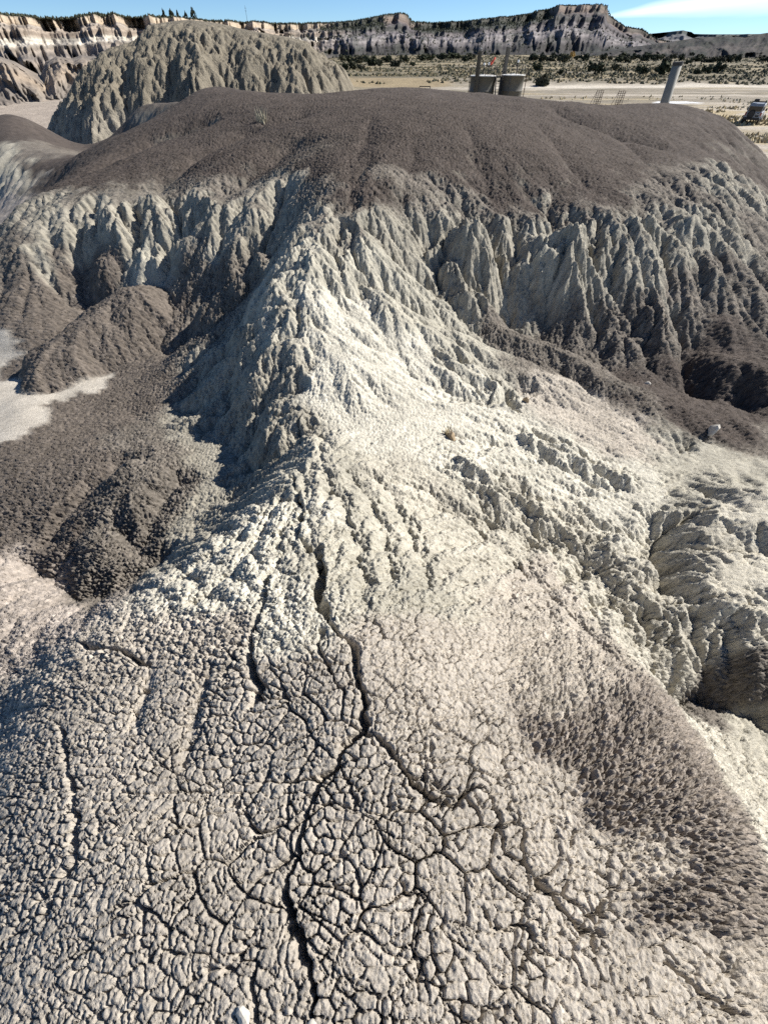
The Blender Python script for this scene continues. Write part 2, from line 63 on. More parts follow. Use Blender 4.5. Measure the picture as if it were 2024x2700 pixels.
LINES = [('crack', 0.055, 0.16, [(-0.843, 2.7), (-0.691, 2.202), (-0.634, 1.814), (-0.432, 1.543), (-0.388, 1.279), (-0.362, 1.095), (-0.27, 0.967)]), ('crack', 0.014, 0.05, [(-0.088, 0.44), (-0.017, 0.377), (0.076, 0.277), (0.183, 0.201)]), ('crack', 0.032, 0.1, [(-0.362, 1.095), (-0.27, 0.967), (-0.161, 0.824), (-0.118, 0.653), (-0.094, 0.506), (-0.092, 0.441), (-0.174, 0.38), (-0.198, 0.312), (-0.258, 0.234), (-0.3, 0.13), (-0.324, 0.048), (-0.345, -0.028), (-0.344, -0.111), (-0.287, -0.186), (-0.233, -0.246), (-0.212, -0.303), (-0.227, -0.353)]), ('crack', 0.036, 0.1, [(-0.69, 1.61), (-0.752, 1.352), (-0.695, 1.191), (-0.719, 0.969), (-0.682, 0.778), (-0.605, 0.656), (-0.616, 0.551)]), ('crack', 0.022, 0.05, [(-1.659, 0.532), (-1.585, 0.463), (-1.422, 0.282), (-1.265, 0.127), (-1.206, 0.024), (-1.251, -0.044), (-1.262, -0.158)]), ('crack', 0.03, 0.07, [(-2.026, 1.051), (-1.898, 1.057), (-1.61, 0.973), (-1.258, 0.831)]), ('crack', 0.013, 0.05, [(0.393, 0.235), (0.412, 0.144), (0.465, 0.048), (0.512, 0.022), (0.566, -0.041), (0.596, -0.112), (0.663, -0.17), (0.727, -0.182), (0.702, -0.244)]), ('crack', 0.013, 0.045, [(0.772, 0.121), (0.696, 0.049)]), ('crack', 0.013, 0.045, [(0.804, -0.085), (0.728, -0.16)]), ('crack', 0.018, 0.04, [(-0.853, 0.525), (-0.868, 0.427), (-0.856, 0.335)]), ('crack', 0.018, 0.04, [(-0.415, -0.239), (-0.417, -0.297), (-0.395, -0.362)]), ('crack', 0.02, 0.05, [(-0.19, 0.59), (-0.303, 0.828), (-0.341, 0.938)]), ('crack', 0.016, 0.04, [(-0.198, 0.312), (-0.128, 0.247), (-0.104, 0.142)]), ('crack', 0.02, 0.05, [(-0.764, 0.889), (-0.805, 0.765), (-0.801, 0.671)]), ('crack', 0.02, 0.05, [(0.076, 0.277), (0.216, 0.171), (0.393, 0.235)]), ('crack', 0.018, 0.06, [(0.96, -0.252), (1.057, -0.326), (1.178, -0.372)]), ('crack', 0.012, 0.035, [(1.248, -0.184), (1.228, -0.316)]), ('crack', 0.014, 0.04, [(-2.08, 2.003), (-1.759, 1.447), (-1.955, 1.322)]), ('crack', 0.012, 0.03, [(0.305, -0.076), (0.358, -0.144), (0.47, -0.145), (0.43, -0.248)]), ('crack', 0.012, 0.03, [(0.05, -0.04), (0.142, -0.109), (0.105, -0.215), (0.142, -0.311)]), ('gully', 0.2, 0.16, [(-0.684, 7.666), (-0.734, 6.916), (-0.656, 6.331), (-0.58, 5.977)]), ('gully', 0.14, 0.06, [(-0.258, 10.332), (-0.465, 8.785), (-0.663, 8.013)]), ('gully', 0.5, 0.18, [(-3.238, 15.132), (-3.001, 15.255), (-2.387, 15.447)]), ('gully', 0.3, 0.22, [(-1.893, 10.121), (-2.058, 9.072), (-2.593, 8.017), (-3.401, 7.631), (-3.873, 6.988)]), ('gully', 0.5, 0.1, [(-2.212, 10.377), (-2.772, 10.83), (-2.052, 11.378)]), ('gully', 0.4, 0.15, [(5.171, 18.242), (5.615, 16.185), (6.474, 15.418), (7.453, 14.807)]), ('gully', 0.22, 0.07, [(-0.328, 13.784), (-0.372, 11.287), (-0.592, 9.823), (-0.608, 8.139)]), ('gully', 0.25, 0.07, [(1.835, 13.007), (1.852, 10.541), (2.05, 9.685)]), ('gully', 0.25, 0.07, [(3.939, 14.87), (3.973, 11.701), (4.087, 10.491)]), ('gully', 0.25, 0.07, [(6.54, 15.623), (6.408, 12.839), (6.271, 11.356)]), ('gully', 0.25, 0.06, [(0.671, 11.174), (0.427, 9.396), (0.329, 8.696)]), ('gully', 0.4, 0.2, [(-1.894, 12.582), (-2.656, 11.332), (-3.124, 10.578)]), ('gully', 0.5, 0.24, [(-3.353, 15.061), (-4.562, 13.297), (-5.055, 11.516)]), ('gully', 0.5, 0.3, [(-4.931, 17.283), (-6.95, 16.511), (-7.955, 14.373)]), ('gully', 0.05, 0.05, [(-0.666, 2.925), (-0.338, 2.224), (-0.19, 1.669), (-0.11, 1.294)]), ('gully', 0.05, 0.05, [(-0.401, 2.946), (-0.117, 2.39), (0.003, 1.851), (0.063, 1.42)]), ('gully', 0.05, 0.05, [(-0.133, 2.954), (0.129, 2.439), (0.251, 1.833), (0.309, 1.4)]), ('gully', 0.05, 0.05, [(-0.892, 2.479), (-0.935, 1.88), (-1.021, 1.491), (-1.164, 1.269)]), ('gully', 0.04, 0.045, [(-0.725, 2.276), (-0.738, 1.669)]), ('gully', 0.05, 0.05, [(-1.027, 2.18), (-1.243, 1.768), (-1.495, 1.55)]), ('gully', 0.035, 0.03, [(-0.902, 0.824), (-0.91, 0.549), (-0.886, 0.354)]), ('gully', 0.035, 0.03, [(-1.246, 0.804), (-1.222, 0.525)]), ('gully', 0.06, 0.05, [(0.326, 2.828), (0.977, 2.391), (1.441, 1.69), (1.589, 0.982)]), ('gully', 0.06, 0.06, [(0.602, 3.253), (1.579, 2.808), (2.203, 2.247)]), ('gully', 0.14, 0.26, [(3.737, 3.088), (3.286, 2.949), (3.071, 2.696), (2.871, 2.117)]), ('gully', 0.15, 0.28, [(2.326, 1.14), (2.671, 1.087), (2.956, 1.15), (3.317, 0.985)]), ('gully', 0.12, 0.2, [(2.525, 1.891), (2.411, 1.498), (2.326, 1.14)]), ('gully', 0.12, 0.18, [(2.967, 1.891), (2.913, 1.571), (2.973, 1.187)]), ('gully', 0.1, 0.15, [(3.172, 1.758), (3.189, 1.496), (3.131, 1.216)]), ('gully', 0.15, 0.12, [(0.784, 2.652), (1.514, 2.551), (1.963, 2.311), (2.165, 1.881), (2.052, 1.212)]), ('gully', 0.12, 0.1, [(1.649, 4.703), (1.843, 5.031), (2.244, 5.303)]), ('gully', 0.25, 0.25, [(-4.117, 2.645), (-3.698, 2.442), (-3.222, 2.059), (-2.724, 2.014), (-2.351, 2.37)]), ('gully', 0.18, 0.15, [(-3.212, 3.062), (-2.697, 2.593), (-2.603, 2.94), (-2.496, 3.509)]), ('gully', 0.2, 0.15, [(-3.942, 2.727), (-3.858, 3.151), (-3.635, 3.505), (-3.409, 3.85)]), ('gully', 0.2, 0.2, [(0.979, 8.1), (1.264, 7.745), (1.942, 7.214)]), ('gully', 0.25, 0.25, [(1.708, 9.019), (1.97, 8.059), (2.19, 7.174)]), ('gully', 0.2, 0.2, [(3.183, 9.896), (3.073, 8.414), (2.874, 8.07)]), ('gully', 0.2, 0.2, [(3.616, 9.403), (3.682, 8.047), (4.385, 7.134)]), ('gully', 0.2, 0.15, [(5.086, 10.188), (5.038, 8.402), (5.446, 7.237)]), ('gully', 0.22, 0.2, [(-6.373, 10.98), (-5.963, 9.932), (-6.29, 9.703)]), ('gully', 0.22, 0.2, [(-5.383, 10.898), (-5.089, 9.734), (-5.27, 9.293)]), ('gully', 0.22, 0.2, [(-4.486, 10.666), (-3.998, 9.679), (-4.705, 9.436)])]
LOBES = [(1.4, 1.25, 0.05, 'B', [(-4.685, 8.175, -1.055), (-5.657, 6.878, -1.489)]), (0.9, 0.8, 0.1, 'D', [(5.835, 6.604, -1.6), (6.843, 6.323, -1.7)]), (0.6, 0.32, 0.08, '-', [(3.654, 2.977, -1.55), (4.586, 3.046, -1.55)]), (0.6, 0.32, 0.08, '-', [(3.258, 2.443, -1.6), (3.712, 2.096, -1.58)]), (0.35, 0.22, 0.06, '-', [(2.784, 1.765, -1.52), (2.925, 1.387, -1.66)]), (0.35, 0.22, 0.06, '-', [(3.289, 1.849, -1.5), (3.217, 1.372, -1.62)]), (0.3, 0.2, 0.06, '-', [(2.66, 2.238, -1.55), (2.552, 1.656, -1.58)]), (0.3, 0.2, 0.06, '-', [(2.407, 2.489, -1.5), (2.425, 1.849, -1.5)]), (0.5, 0.35, 0.1, 'M', [(1.903, 6.643, -1.1), (3.122, 6.079, -1.4), (4.016, 5.342, -1.6)]), (0.8, 0.3, 0.1, 'D', [(3.927, 5.467, -1.6), (5.161, 5.221, -1.85)]), (0.55, 0.28, 0.1, 'B', [(-3.756, 3.469, -1.685), (-3.713, 2.676, -1.755)]), (0.5, 0.28, 0.1, 'M', [(-2.976, 3.3, -1.51), (-3.118, 2.418, -1.65)]), (0.45, 0.22, 0.1, 'M', [(-2.626, 3.577, -1.475), (-2.65, 2.548, -1.58)]), (0.75, 0.32, 0.1, '-', [(-0.759, 8.251, 0.2), (-0.963, 7.037, 0.0), (-1.092, 6.225, -0.17), (-1.156, 5.767, -0.36), (-0.995, 5.246, -0.56), (-0.806, 4.712, -0.72), (-0.764, 4.131, -0.87)]), (0.7, 0.6, 0.12, '-', [(2.769, 8.155, -0.55), (2.665, 7.433, -1.25)]), (0.5, 0.5, 0.08, 'M', [(-2.153, 8.009, -0.4), (-3.194, 7.598, -0.999)]), (0.55, 0.3, 0.12, '-', [(3.232, 8.224, -0.05), (3.758, 7.176, -1.3)]), (0.5, 0.3, 0.12, '-', [(4.763, 8.945, -0.15), (4.731, 6.572, -1.5)]), (0.45, 0.24, 0.12, '-', [(1.463, 8.014, 0.0), (1.549, 7.248, -0.72)]), (0.5, 0.27, 0.12, '-', [(5.975, 9.382, -0.25), (6.262, 7.669, -1.35)]), (0.55, 0.3, 0.12, '-', [(-7.416, 11.836, -0.45), (-7.813, 10.167, -1.02)]), (0.5, 0.3, 0.12, '-', [(-6.071, 11.247, -0.25), (-5.635, 9.575, -0.85)]), (0.5, 0.3, 0.12, '-', [(-4.735, 10.567, -0.12), (-4.73, 9.63, -0.7)]), (0.5, 0.3, 0.12, '-', [(-3.452, 9.94, 0.0), (-3.743, 9.366, -0.55)]), (0.35, 0.3, 0.06, '-', [(0.807, 5.567, -0.98), (1.498, 5.073, -1.2)]), (0.3, 0.25, 0.06, '-', [(0.89, 3.217, -1.0), (1.558, 2.808, -1.28)]), (0.3, 0.25, 0.06, '-', [(1.867, 4.067, -1.3), (2.878, 3.627, -1.6)])]
PITS = [(5.462, 6.416, 0.42, 0.3), (6.071, 5.875, 0.22, 0.25), (1.737, 5.0, 0.12, 0.14), (4.345, 4.54, 0.14, 0.1)]

MOUND = [(-25.29, -1.4), (-23.87, -0.26), (-22.48, 0.71), (-20.84, 1.52), (-19.42, 1.92), (-17.54, 2.32), (-16.26, 2.97), (-15.21, 3.13), (-13.69, 3.23), (-12.07, 3.07), (-10.32, 2.81), (-8.39, 2.54), (-7.21, 2.43), (-5.92, 2.09), (-4.82, 1.41), (-3.8, 1.18), (-3.16, 0.59), (-2.64, -0.07)]
RIM = [(-41.918, 0.02293), (-35.717, 0.02563), (-30.98, 0.02706), (-29.468, 0.02715), (-27.663, 0.02662), (-26.195, 0.02629), (-24.868, 0.02932), (-24.005, 0.0302), (-22.037, 0.02891), (-19.4, 0.02764), (-16.348, 0.0263), (-12.205, 0.02493), (-10.57, 0.02433), (-8.578, 0.02372), (-6.22, 0.02346), (-3.832, 0.02469), (-1.776, 0.0274), (0.272, 0.03156), (1.12, 0.03305), (2.036, 0.03267), (2.393, 0.02625), (3.013, 0.02471), (5.732, 0.02538), (8.414, 0.02674), (11.031, 0.0295), (12.918, 0.03368), (14.144, 0.03675), (15.06, 0.03838), (17.219, 0.03866), (18.981, 0.03828), (19.321, 0.02978), (20.1, 0.02467), (20.839, 0.01882), (21.474, 0.01731), (22.226, 0.01686), (22.937, 0.0121), (23.649, 0.00734), (25.803, 0.00254), (28.662, 0.0)]
RIM2 = [(16.503, 0.01147), (20.844, 0.01228), (22.623, 0.01285), (24.037, 0.0145), (25.424, 0.01574), (26.072, 0.01461), (26.291, 0.01283), (27.745, 0.01198), (29.877, 0.01173), (31.508, 0.01187), (37.884, 0.01284), (43.757, 0.01287)]
RIM3 = [(18.762, -0.00578), (21.162, -0.00113), (23.746, 0.00368), (25.669, 0.00722), (26.997, 0.00961), (28.341, 0.01018), (29.11, 0.01114), (29.956, 0.00934), (30.537, 0.01132), (31.461, 0.01321), (34.457, 0.01469), (39.85, 0.01546), (45.376, 0.01523)]
RIM4 = [(-42.747, 0.00442), (-36.725, 0.0), (-32.222, -0.00865), (-31.368, -0.01407), (-30.606, -0.02332), (-29.951, -0.03024), (-29.171, -0.01439), (-28.229, -0.00901), (-27.175, -0.01131), (-26.366, -0.00805), (-25.116, -0.01001), (-24.064, -0.01505), (-23.099, -0.02492), (-20.684, -0.02939)]
TREES = [(54.54, 213.26, 3.13, 'P'), (41.0, 153.2, 3.76, 'P'), (54.8, 185.0, 1.78, 'P'), (66.79, 189.59, 4.13, 'P'), (83.26, 216.25, 2.62, 'P'), (79.41, 202.08, 1.55, 'P'), (80.41, 187.27, 3.12, 'P'), (85.48, 182.79, 4.46, 'P'), (103.24, 191.97, 2.7, 'P'), (97.93, 187.27, 1.92, 'P'), (111.19, 199.45, 3.44, 'P'), (185.66, 360.57, 6.35, 'R'), (181.49, 337.55, 7.23, 'R'), (191.86, 344.9, 4.77, 'R'), (196.64, 344.9, 5.21, 'R'), (204.91, 352.56, 3.99, 'R'), (231.38, 368.94, 6.03, 'R'), (346.83, 606.08, 6.05, 'R'), (396.2, 655.18, 9.79, 'R'), (143.06, 396.5, 4.98, 'M'), (147.04, 396.5, 3.23, 'M'), (136.16, 352.56, 4.88, 'M'), (141.48, 352.56, 5.77, 'M'), (167.3, 406.6, 5.1, 'M'), (160.84, 377.7, 6.64, 'M'), (187.91, 428.41, 8.05, 'M'), (178.64, 396.5, 5.97, 'M'), (160.61, 344.9, 4.77, 'M'), (220.34, 465.79, 5.83, 'M'), (193.57, 396.5, 4.48, 'M'), (153.21, 304.98, 2.69, 'M'), (256.94, 510.18, 5.74, 'M'), (194.13, 494.48, 6.18, 'M'), (226.39, 526.88, 5.92, 'M'), (92.76, 377.7, 7.12, 'L'), (89.64, 344.9, 4.77, 'L'), (98.61, 360.57, 5.89, 'L'), (108.65, 377.7, 5.22, 'L'), (118.93, 396.5, 4.48, 'L'), (118.56, 360.57, 4.99, 'L'), (125.4, 396.5, 3.48, 'L'), (97.85, 330.51, 5.0, 'L'), (122.14, 440.19, 4.96, 'L'), (-27.29, 406.6, 6.63, 'K'), (-18.88, 344.9, 4.77, 'K'), (-13.67, 323.74, 5.71, 'K'), (-11.79, 360.57, 4.99, 'K'), (-5.19, 273.19, 5.19, 'K'), (-2.04, 268.5, 3.06, 'K'), (1.74, 344.9, 5.64, 'K'), (4.94, 259.59, 4.28, 'K'), (12.47, 360.57, 4.99, 'K'), (12.58, 268.5, 2.04, 'K'), (23.25, 377.7, 6.64, 'K'), (29.36, 396.5, 5.97, 'K'), (38.71, 417.22, 6.8, 'K'), (48.96, 465.79, 9.91, 'K'), (56.25, 465.79, 8.74, 'K'), (45.58, 344.9, 3.91, 'K'), (58.15, 406.6, 5.61, 'K'), (-11.95, 229.05, 3.21, 'K'), (-14.37, 225.71, 2.87, 'K'), (-8.62, 225.71, 2.59, 'K'), (-73.65, 132.75, 1.04, 'W'), (-71.67, 133.95, 1.22, 'W')]
VALLEY_Z = -4.8
# ------------------------------------------------------------------ numpy noise
def hsh(ix, iy, seed):
    h = (ix.astype(np.int64) * 374761393 + iy.astype(np.int64) * 668265263 + seed * 144269504) & 0xffffffff
    h = ((h ^ (h >> 13)) * 1274126177) & 0xffffffff
    h = h ^ (h >> 16)
    return (h & 0xffffff).astype(np.float32) / np.float32(16777216.0)
def vnoise(x, y, seed=0):
    ix = np.floor(x); iy = np.floor(y); fx = (x - ix).astype(np.float32); fy = (y - iy).astype(np.float32)
    ix = ix.astype(np.int64); iy = iy.astype(np.int64)
    u = fx * fx * fx * (fx * (fx * 6 - 15) + 10); v = fy * fy * fy * (fy * (fy * 6 - 15) + 10)
    a = hsh(ix, iy, seed); b = hsh(ix + 1, iy, seed); c = hsh(ix, iy + 1, seed); d = hsh(ix + 1, iy + 1, seed)
    return (a + (b - a) * u + (c - a) * v + (a - b - c + d) * u * v) * 2 - 1
def fbm(x, y, o=4, seed=0, gain=.5):
    s = 0; a = 1; n = 0
    for i in range(o):
        s = s + a * vnoise(x * 2 ** i + 17.3 * i, y * 2 ** i - 9.1 * i, seed + i); n += a; a *= gain
    return s / n
def voronoi(x, y, seed=0, jit=.9):
    ix = np.floor(x).astype(np.int64); iy = np.floor(y).astype(np.int64)
    f1 = np.full(x.shape, 9., np.float32); f2 = f1.copy(); cid = np.zeros(x.shape, np.float32)
    for dx in (-1, 0, 1):
        for dy in (-1, 0, 1):
            cx = ix + dx; cy = iy + dy
            px = (cx - x + .5 + jit * (hsh(cx, cy, seed) - .5)).astype(np.float32); py = (cy - y + .5 + jit * (hsh(cx, cy, seed + 7) - .5)).astype(np.float32)
            d = px * px + py * py
            near = d < f1
            f2 = np.where(near, f1, np.minimum(f2, d)); cid = np.where(near, hsh(cx, cy, seed + 3), cid); f1 = np.where(near, d, f1)
    return np.sqrt(f1), np.sqrt(f2), cid
def rills(x, y, tx, ty, wl, seed):
    # stripes that run down the slope; (tx,ty) is the unit vector across it
    px = x / wl; py = y / wl; ix = np.floor(px).astype(np.int64); iy = np.floor(py).astype(np.int64)
    sc = 0; ss = 0
    for dx in (-1, 0, 1, 2):
        for dy in (-1, 0, 1, 2):
            cx = ix + dx; cy = iy + dy
            vx = (px - cx - .8 * (hsh(cx, cy, seed) - .5)).astype(np.float32); vy = (py - cy - .8 * (hsh(cx, cy, seed + 5) - .5)).astype(np.float32)
            w = np.maximum(np.exp(-1.6 * (vx * vx + vy * vy)) - .01, 0)
            ph = (vx * tx + vy * ty) * np.float32(2 * math.pi) + 6.28 * hsh(cx, cy, seed + 9) * .35
            sc = sc + w * np.cos(ph); ss = ss + w * np.sin(ph)
    m = np.sqrt(sc * sc + ss * ss) + 1e-4
    c = sc / m
    conf = np.clip(m / .5, 0, 1)
    return (np.sqrt(np.clip((1 + c) * .5, 0, 1)) - .64) * conf     # round tops, sharp beds
def sstep(a, b, x):
    t = np.clip((x - a) / (b - a), 0, 1); return t * t * (3 - 2 * t)
def seg_dist(x, y, pts):
    # distance to a polyline and the side (positive on the right of its direction)
    best = np.full(x.shape, 1e9, np.float32); par = np.zeros(x.shape, np.float32); side = np.zeros(x.shape, np.float32)
    n = len(pts) - 1
    for i in range(n):
        ax, ay = pts[i]; bx, by = pts[i + 1]; dx, dy = bx - ax, by - ay; L = dx * dx + dy * dy + 1e-9
        t = np.clip(((x - ax) * dx + (y - ay) * dy) / L, 0, 1)
        qx = x - ax - t * dx; qy = y - ay - t * dy; d = qx * qx + qy * qy
        k = d < best
        best = np.where(k, d, best); par = np.where(k, (i + t) / n, par); side = np.where(k, np.sign(qx * dy - qy * dx), side)
    return np.sqrt(best), par, side

# ------------------------------------------------------------------ materials
def new_mat(name):
    m = bpy.data.materials.new(name); m.use_nodes = True; t = m.node_tree; t.nodes.clear()
    o = t.nodes.new('ShaderNodeOutputMaterial'); b = t.nodes.new('ShaderNodeBsdfPrincipled'); t.links.new(b.outputs[0], o.inputs[0])
    b.inputs['Roughness'].default_value = .95
    b.inputs['Specular IOR Level'].default_value = .15
    return m, t, b
def nd(t, kind, ins=None, **kw):
    n = t.nodes.new(kind)
    for k, v in kw.items(): setattr(n, k, v)
    for k, v in (ins or {}).items():
        if isinstance(v, bpy.types.NodeSocket): t.links.new(v, n.inputs[k])
        else: n.inputs[k].default_value = v
    return n
def soil_mat(name, bump=.4, cell=55., grain=260., speck=.35, dist=.004):
    m, t, b = new_mat(name)
    at = nd(t, 'ShaderNodeAttribute', attribute_name='soil')
    tcn = nd(t, 'ShaderNodeTexCoord')
    n1 = nd(t, 'ShaderNodeTexNoise', {'Vector': tcn.outputs['Object'], 'Scale': 2.2, 'Detail': 6., 'Roughness': .62})
    n2 = nd(t, 'ShaderNodeTexNoise', {'Vector': tcn.outputs['Object'], 'Scale': grain, 'Detail': 3., 'Roughness': .7})
    vo = nd(t, 'ShaderNodeTexVoronoi', {'Vector': tcn.outputs['Object'], 'Scale': cell}, feature='F1')
    n3 = nd(t, 'ShaderNodeTexNoise', {'Vector': tcn.outputs['Object'], 'Scale': grain * .11, 'Detail': 2., 'Roughness': .6})
    r3 = nd(t, 'ShaderNodeMapRange', {'Value': n3.outputs['Fac'], 'From Min': .3, 'From Max': .7, 'To Min': .86, 'To Max': 1.14})
    r1 = nd(t, 'ShaderNodeMapRange', {'Value': n1.outputs['Fac'], 'From Min': .3, 'From Max': .7, 'To Min': .84, 'To Max': 1.16})
    r2 = nd(t, 'ShaderNodeMapRange', {'Value': n2.outputs['Fac'], 'From Min': .3, 'From Max': .7, 'To Min': 1 - speck, 'To Max': 1 + speck})
    mu0 = nd(t, 'ShaderNodeMath', {0: r1.outputs[0], 1: r2.outputs[0]}, operation='MULTIPLY')
    mu = nd(t, 'ShaderNodeMath', {0: mu0.outputs[0], 1: r3.outputs[0]}, operation='MULTIPLY')
    sc = nd(t, 'ShaderNodeVectorMath', {0: at.outputs['Color'], 'Scale': mu.outputs[0]}, operation='SCALE')
    t.links.new(sc.outputs[0], b.inputs['Base Color'])
    ad = nd(t, 'ShaderNodeMath', {0: n2.outputs['Fac'], 1: .7, 2: vo.outputs['Distance']}, operation='MULTIPLY_ADD')
    bp = nd(t, 'ShaderNodeBump', {'Strength': bump, 'Distance': dist, 'Height': ad.outputs[0]})
    t.links.new(bp.outputs[0], b.inputs['Normal'])
    return m
def flat_mat(name, rgb, rough=.8, metal=0., var=.15, scale=6., spec=.3):
    m, t, b = new_mat(name)
    tcn = nd(t, 'ShaderNodeTexCoord')
    n1 = nd(t, 'ShaderNodeTexNoise', {'Vector': tcn.outputs['Object'], 'Scale': scale, 'Detail': 5., 'Roughness': .65})
    r1 = nd(t, 'ShaderNodeMapRange', {'Value': n1.outputs['Fac'], 'From Min': .3, 'From Max': .7, 'To Min': 1 - var, 'To Max': 1 + var})
    sc = nd(t, 'ShaderNodeVectorMath', {0: (*rgb,), 'Scale': r1.outputs[0]}, operation='SCALE')
    t.links.new(sc.outputs[0], b.inputs['Base Color'])
    b.inputs['Roughness'].default_value = rough; b.inputs['Metallic'].default_value = metal; b.inputs['Specular IOR Level'].default_value = spec
    return m

# ------------------------------------------------------------------ mesh helpers
def mesh_from_arrays(name, co, quads, mat, color=None, smooth=True):
    me = bpy.data.meshes.new(name)
    co = np.ascontiguousarray(co, np.float32); quads = np.ascontiguousarray(quads, np.int32); k = quads.shape[1]
    me.vertices.add(len(co)); me.vertices.foreach_set('co', co.ravel())
    me.loops.add(quads.size); me.loops.foreach_set('vertex_index', quads.ravel())
    me.polygons.add(len(quads)); me.polygons.foreach_set('loop_start', np.arange(0, quads.size, k, dtype=np.int32))
    me.polygons.foreach_set('use_smooth', np.full(len(quads), smooth))
    me.update(calc_edges=True)
    if color is not None:
        a = me.attributes.new('soil', 'FLOAT_COLOR', 'POINT'); a.data.foreach_set('color', np.ascontiguousarray(np.concatenate([color, np.ones((len(co), 1))], 1), np.float32).ravel())
    if mat: me.materials.append(mat)
    o = bpy.data.objects.new(name, me); col.objects.link(o)
    return o
def grid_quads(nr, nc):
    i = np.arange(nr - 1)[:, None] * nc + np.arange(nc - 1)[None]
    return np.stack([i, i + 1, i + nc + 1, i + nc], -1).reshape(-1, 4)
def submesh(name, co, quads, mat, color):
    used, inv = np.unique(quads, return_inverse=True)
    return mesh_from_arrays(name, co[used], inv.reshape(-1, 4), mat, color[used])
def tag(o, label=None, cat=None, group=None, kind=None):
    for k, v in (('label', label), ('category', cat), ('group', group), ('kind', kind)):
        if v: o[k] = v
    return o

# ------------------------------------------------------------------ the clay ridge, its hump and its gullies: one height field
def half_width(y): return 1.35 + 1.45 * np.maximum(y + 1.1, .02) ** .8
def half_width_d(y): return 1.16 * np.maximum(y + 1.1, .02) ** -.2
def warp(x, y): return 3.2 * x / half_width(y), 3.0 * np.log(y + 2.2)
cp = np.array(CP); cX, cY = warp(cp[:, 0], cp[:, 1]); CC = .22
A = np.zeros((len(cp) + 3,) * 2); n_ = len(cp)
A[:n_, :n_] = -np.sqrt((cX[:, None] - cX) ** 2 + (cY[:, None] - cY) ** 2 + CC * CC) + np.eye(n_) * 2e-3
A[:n_, n_] = 1; A[:n_, n_ + 1] = cX; A[:n_, n_ + 2] = cY; A[n_:, :n_] = A[:n_, n_:].T
cW = np.linalg.solve(A, np.concatenate([cp[:, 2], [0, 0, 0]]))
def base_z(x, y):
    X, Y = warp(x, y); z = cW[-3] + cW[-2] * X + cW[-1] * Y
    for i in range(n_): z = z - cW[i] * np.sqrt((X - cX[i]) ** 2 + (Y - cY[i]) ** 2 + CC * CC)
    return z
QUAL = 1.0
ys = [-1.0]
while ys[-1] < 42:
    y = ys[-1]
    dy = np.interp(y, [-1, -.55, -.5, 1.0, 2.5, 4, 8, 12, 14, 20, 28, 42], [.02, .012, .0046, .0048, .0095, .012, .016, .02, .03, .05, .10, .5]) / QUAL
    ys.append(y + dy)
ys = np.array(ys); NC = int(900 * QUAL); ss_ = np.linspace(-1, 1, NC); ss_ = .7 * ss_ + .55 * ss_ ** 5; NR = len(ys)
Wr = half_width(ys)
GX = ss_[None] * Wr[:, None]; GY = np.repeat(ys[:, None], NC, 1)
# coarse evaluation, then smooth interpolation
ri = np.unique(np.concatenate([np.arange(0, NR, 5), [NR - 1]])); ci = np.unique(np.concatenate([np.arange(0, NC, 5), [NC - 1]]))
def upsample(c):
    # linear in the (row, column) lattice of the survey grid; columns then rows
    a = np.stack([np.interp(np.arange(NC), ci, r) for r in c])
    lo = np.clip(np.searchsorted(ri, np.arange(NR), 'right') - 1, 0, len(ri) - 2); t = (np.arange(NR) - ri[lo]) / (ri[lo + 1] - ri[lo])
    return a[lo] * (1 - t)[:, None] + a[lo + 1] * t[:, None]
cx_, cy_ = GX[np.ix_(ri, ci)], GY[np.ix_(ri, ci)]
Z = upsample(base_z(cx_, cy_))
# soil: colour, rill, popcorn and crack strength by nearest survey notes
PAL = {'D': (.083, .069, .06), 'M': (.165, .146, .124), 'O': (.30, .278, .228), 'L': (.375, .352, .29), 'P': (.51, .482, .405), 'Y': (.435, .405, .335),
       'T': (.405, .364, .308), 'K': (.27, .235, .20), 'B': (.145, .124, .105), 'N': (.355, .312, .272), 'W': (.47, .43, .365)}
sX, sY = warp(np.array([s[0] for s in SOIL]), np.array([s[1] for s in SOIL]))
sV = np.array([[*PAL[s[2]], s[3], s[4], s[5]] for s in SOIL])
wx, wy = cx_ + .07 * (cy_ + 2) * fbm(cx_ * 1.6, cy_ * 1.6, 5, 40, .6), cy_ + .07 * (cy_ + 2) * fbm(cx_ * 1.6, cy_ * 1.6, 5, 50, .6)
qx, qy = warp(wx, wy); num = 0; den = 0; wsum = 0
for i in range(len(SOIL)):
    w = 1 / ((qx - sX[i]) ** 2 + (qy - sY[i]) ** 2 + .004) ** 4.2
    if SOIL[i][2] == 'W': wsum = wsum + w; continue
    num = num + w[..., None] * sV[i]; den = den + w
soil_c = num / den[..., None]
wf = sstep(.44, .56, wsum / (wsum + den) + .10 * fbm(cx_ * 2.5, cy_ * 2.5, 3, 55))[..., None]
soil_c = soil_c * (1 - wf) + np.array([*PAL['W'], 0, .12, 0]) * wf
soil = np.stack([upsample(soil_c[..., k]) for k in range(6)], -1).astype(np.float32)
rill_a, pop_a, crk_a = soil[..., 3], soil[..., 4], soil[..., 5]
SPx = Wr[:, None] * np.gradient(ss_)[None]
def grad(z):
    gx = np.gradient(z, axis=1) / SPx
    gy = np.gradient(z, axis=0) / np.gradient(ys)[:, None] - gx * (ss_[None] * half_width_d(ys)[:, None])     # columns fan out with y
    return gx, gy
def smooth(a, k):
    for ax in (0, 1):
        p = np.pad(a, [(k, k) if i == ax else (0, 0) for i in (0, 1)], mode='edge'); c = np.cumsum(p, ax, dtype=np.float64)
        c = np.insert(c, 0, 0, ax)
        a = (np.take(c, np.arange(2 * k + 1, c.shape[ax]), ax) - np.take(c, np.arange(0, c.shape[ax] - 2 * k - 1), ax)) / (2 * k + 1)
    return a
Z = smooth(Z, 3)
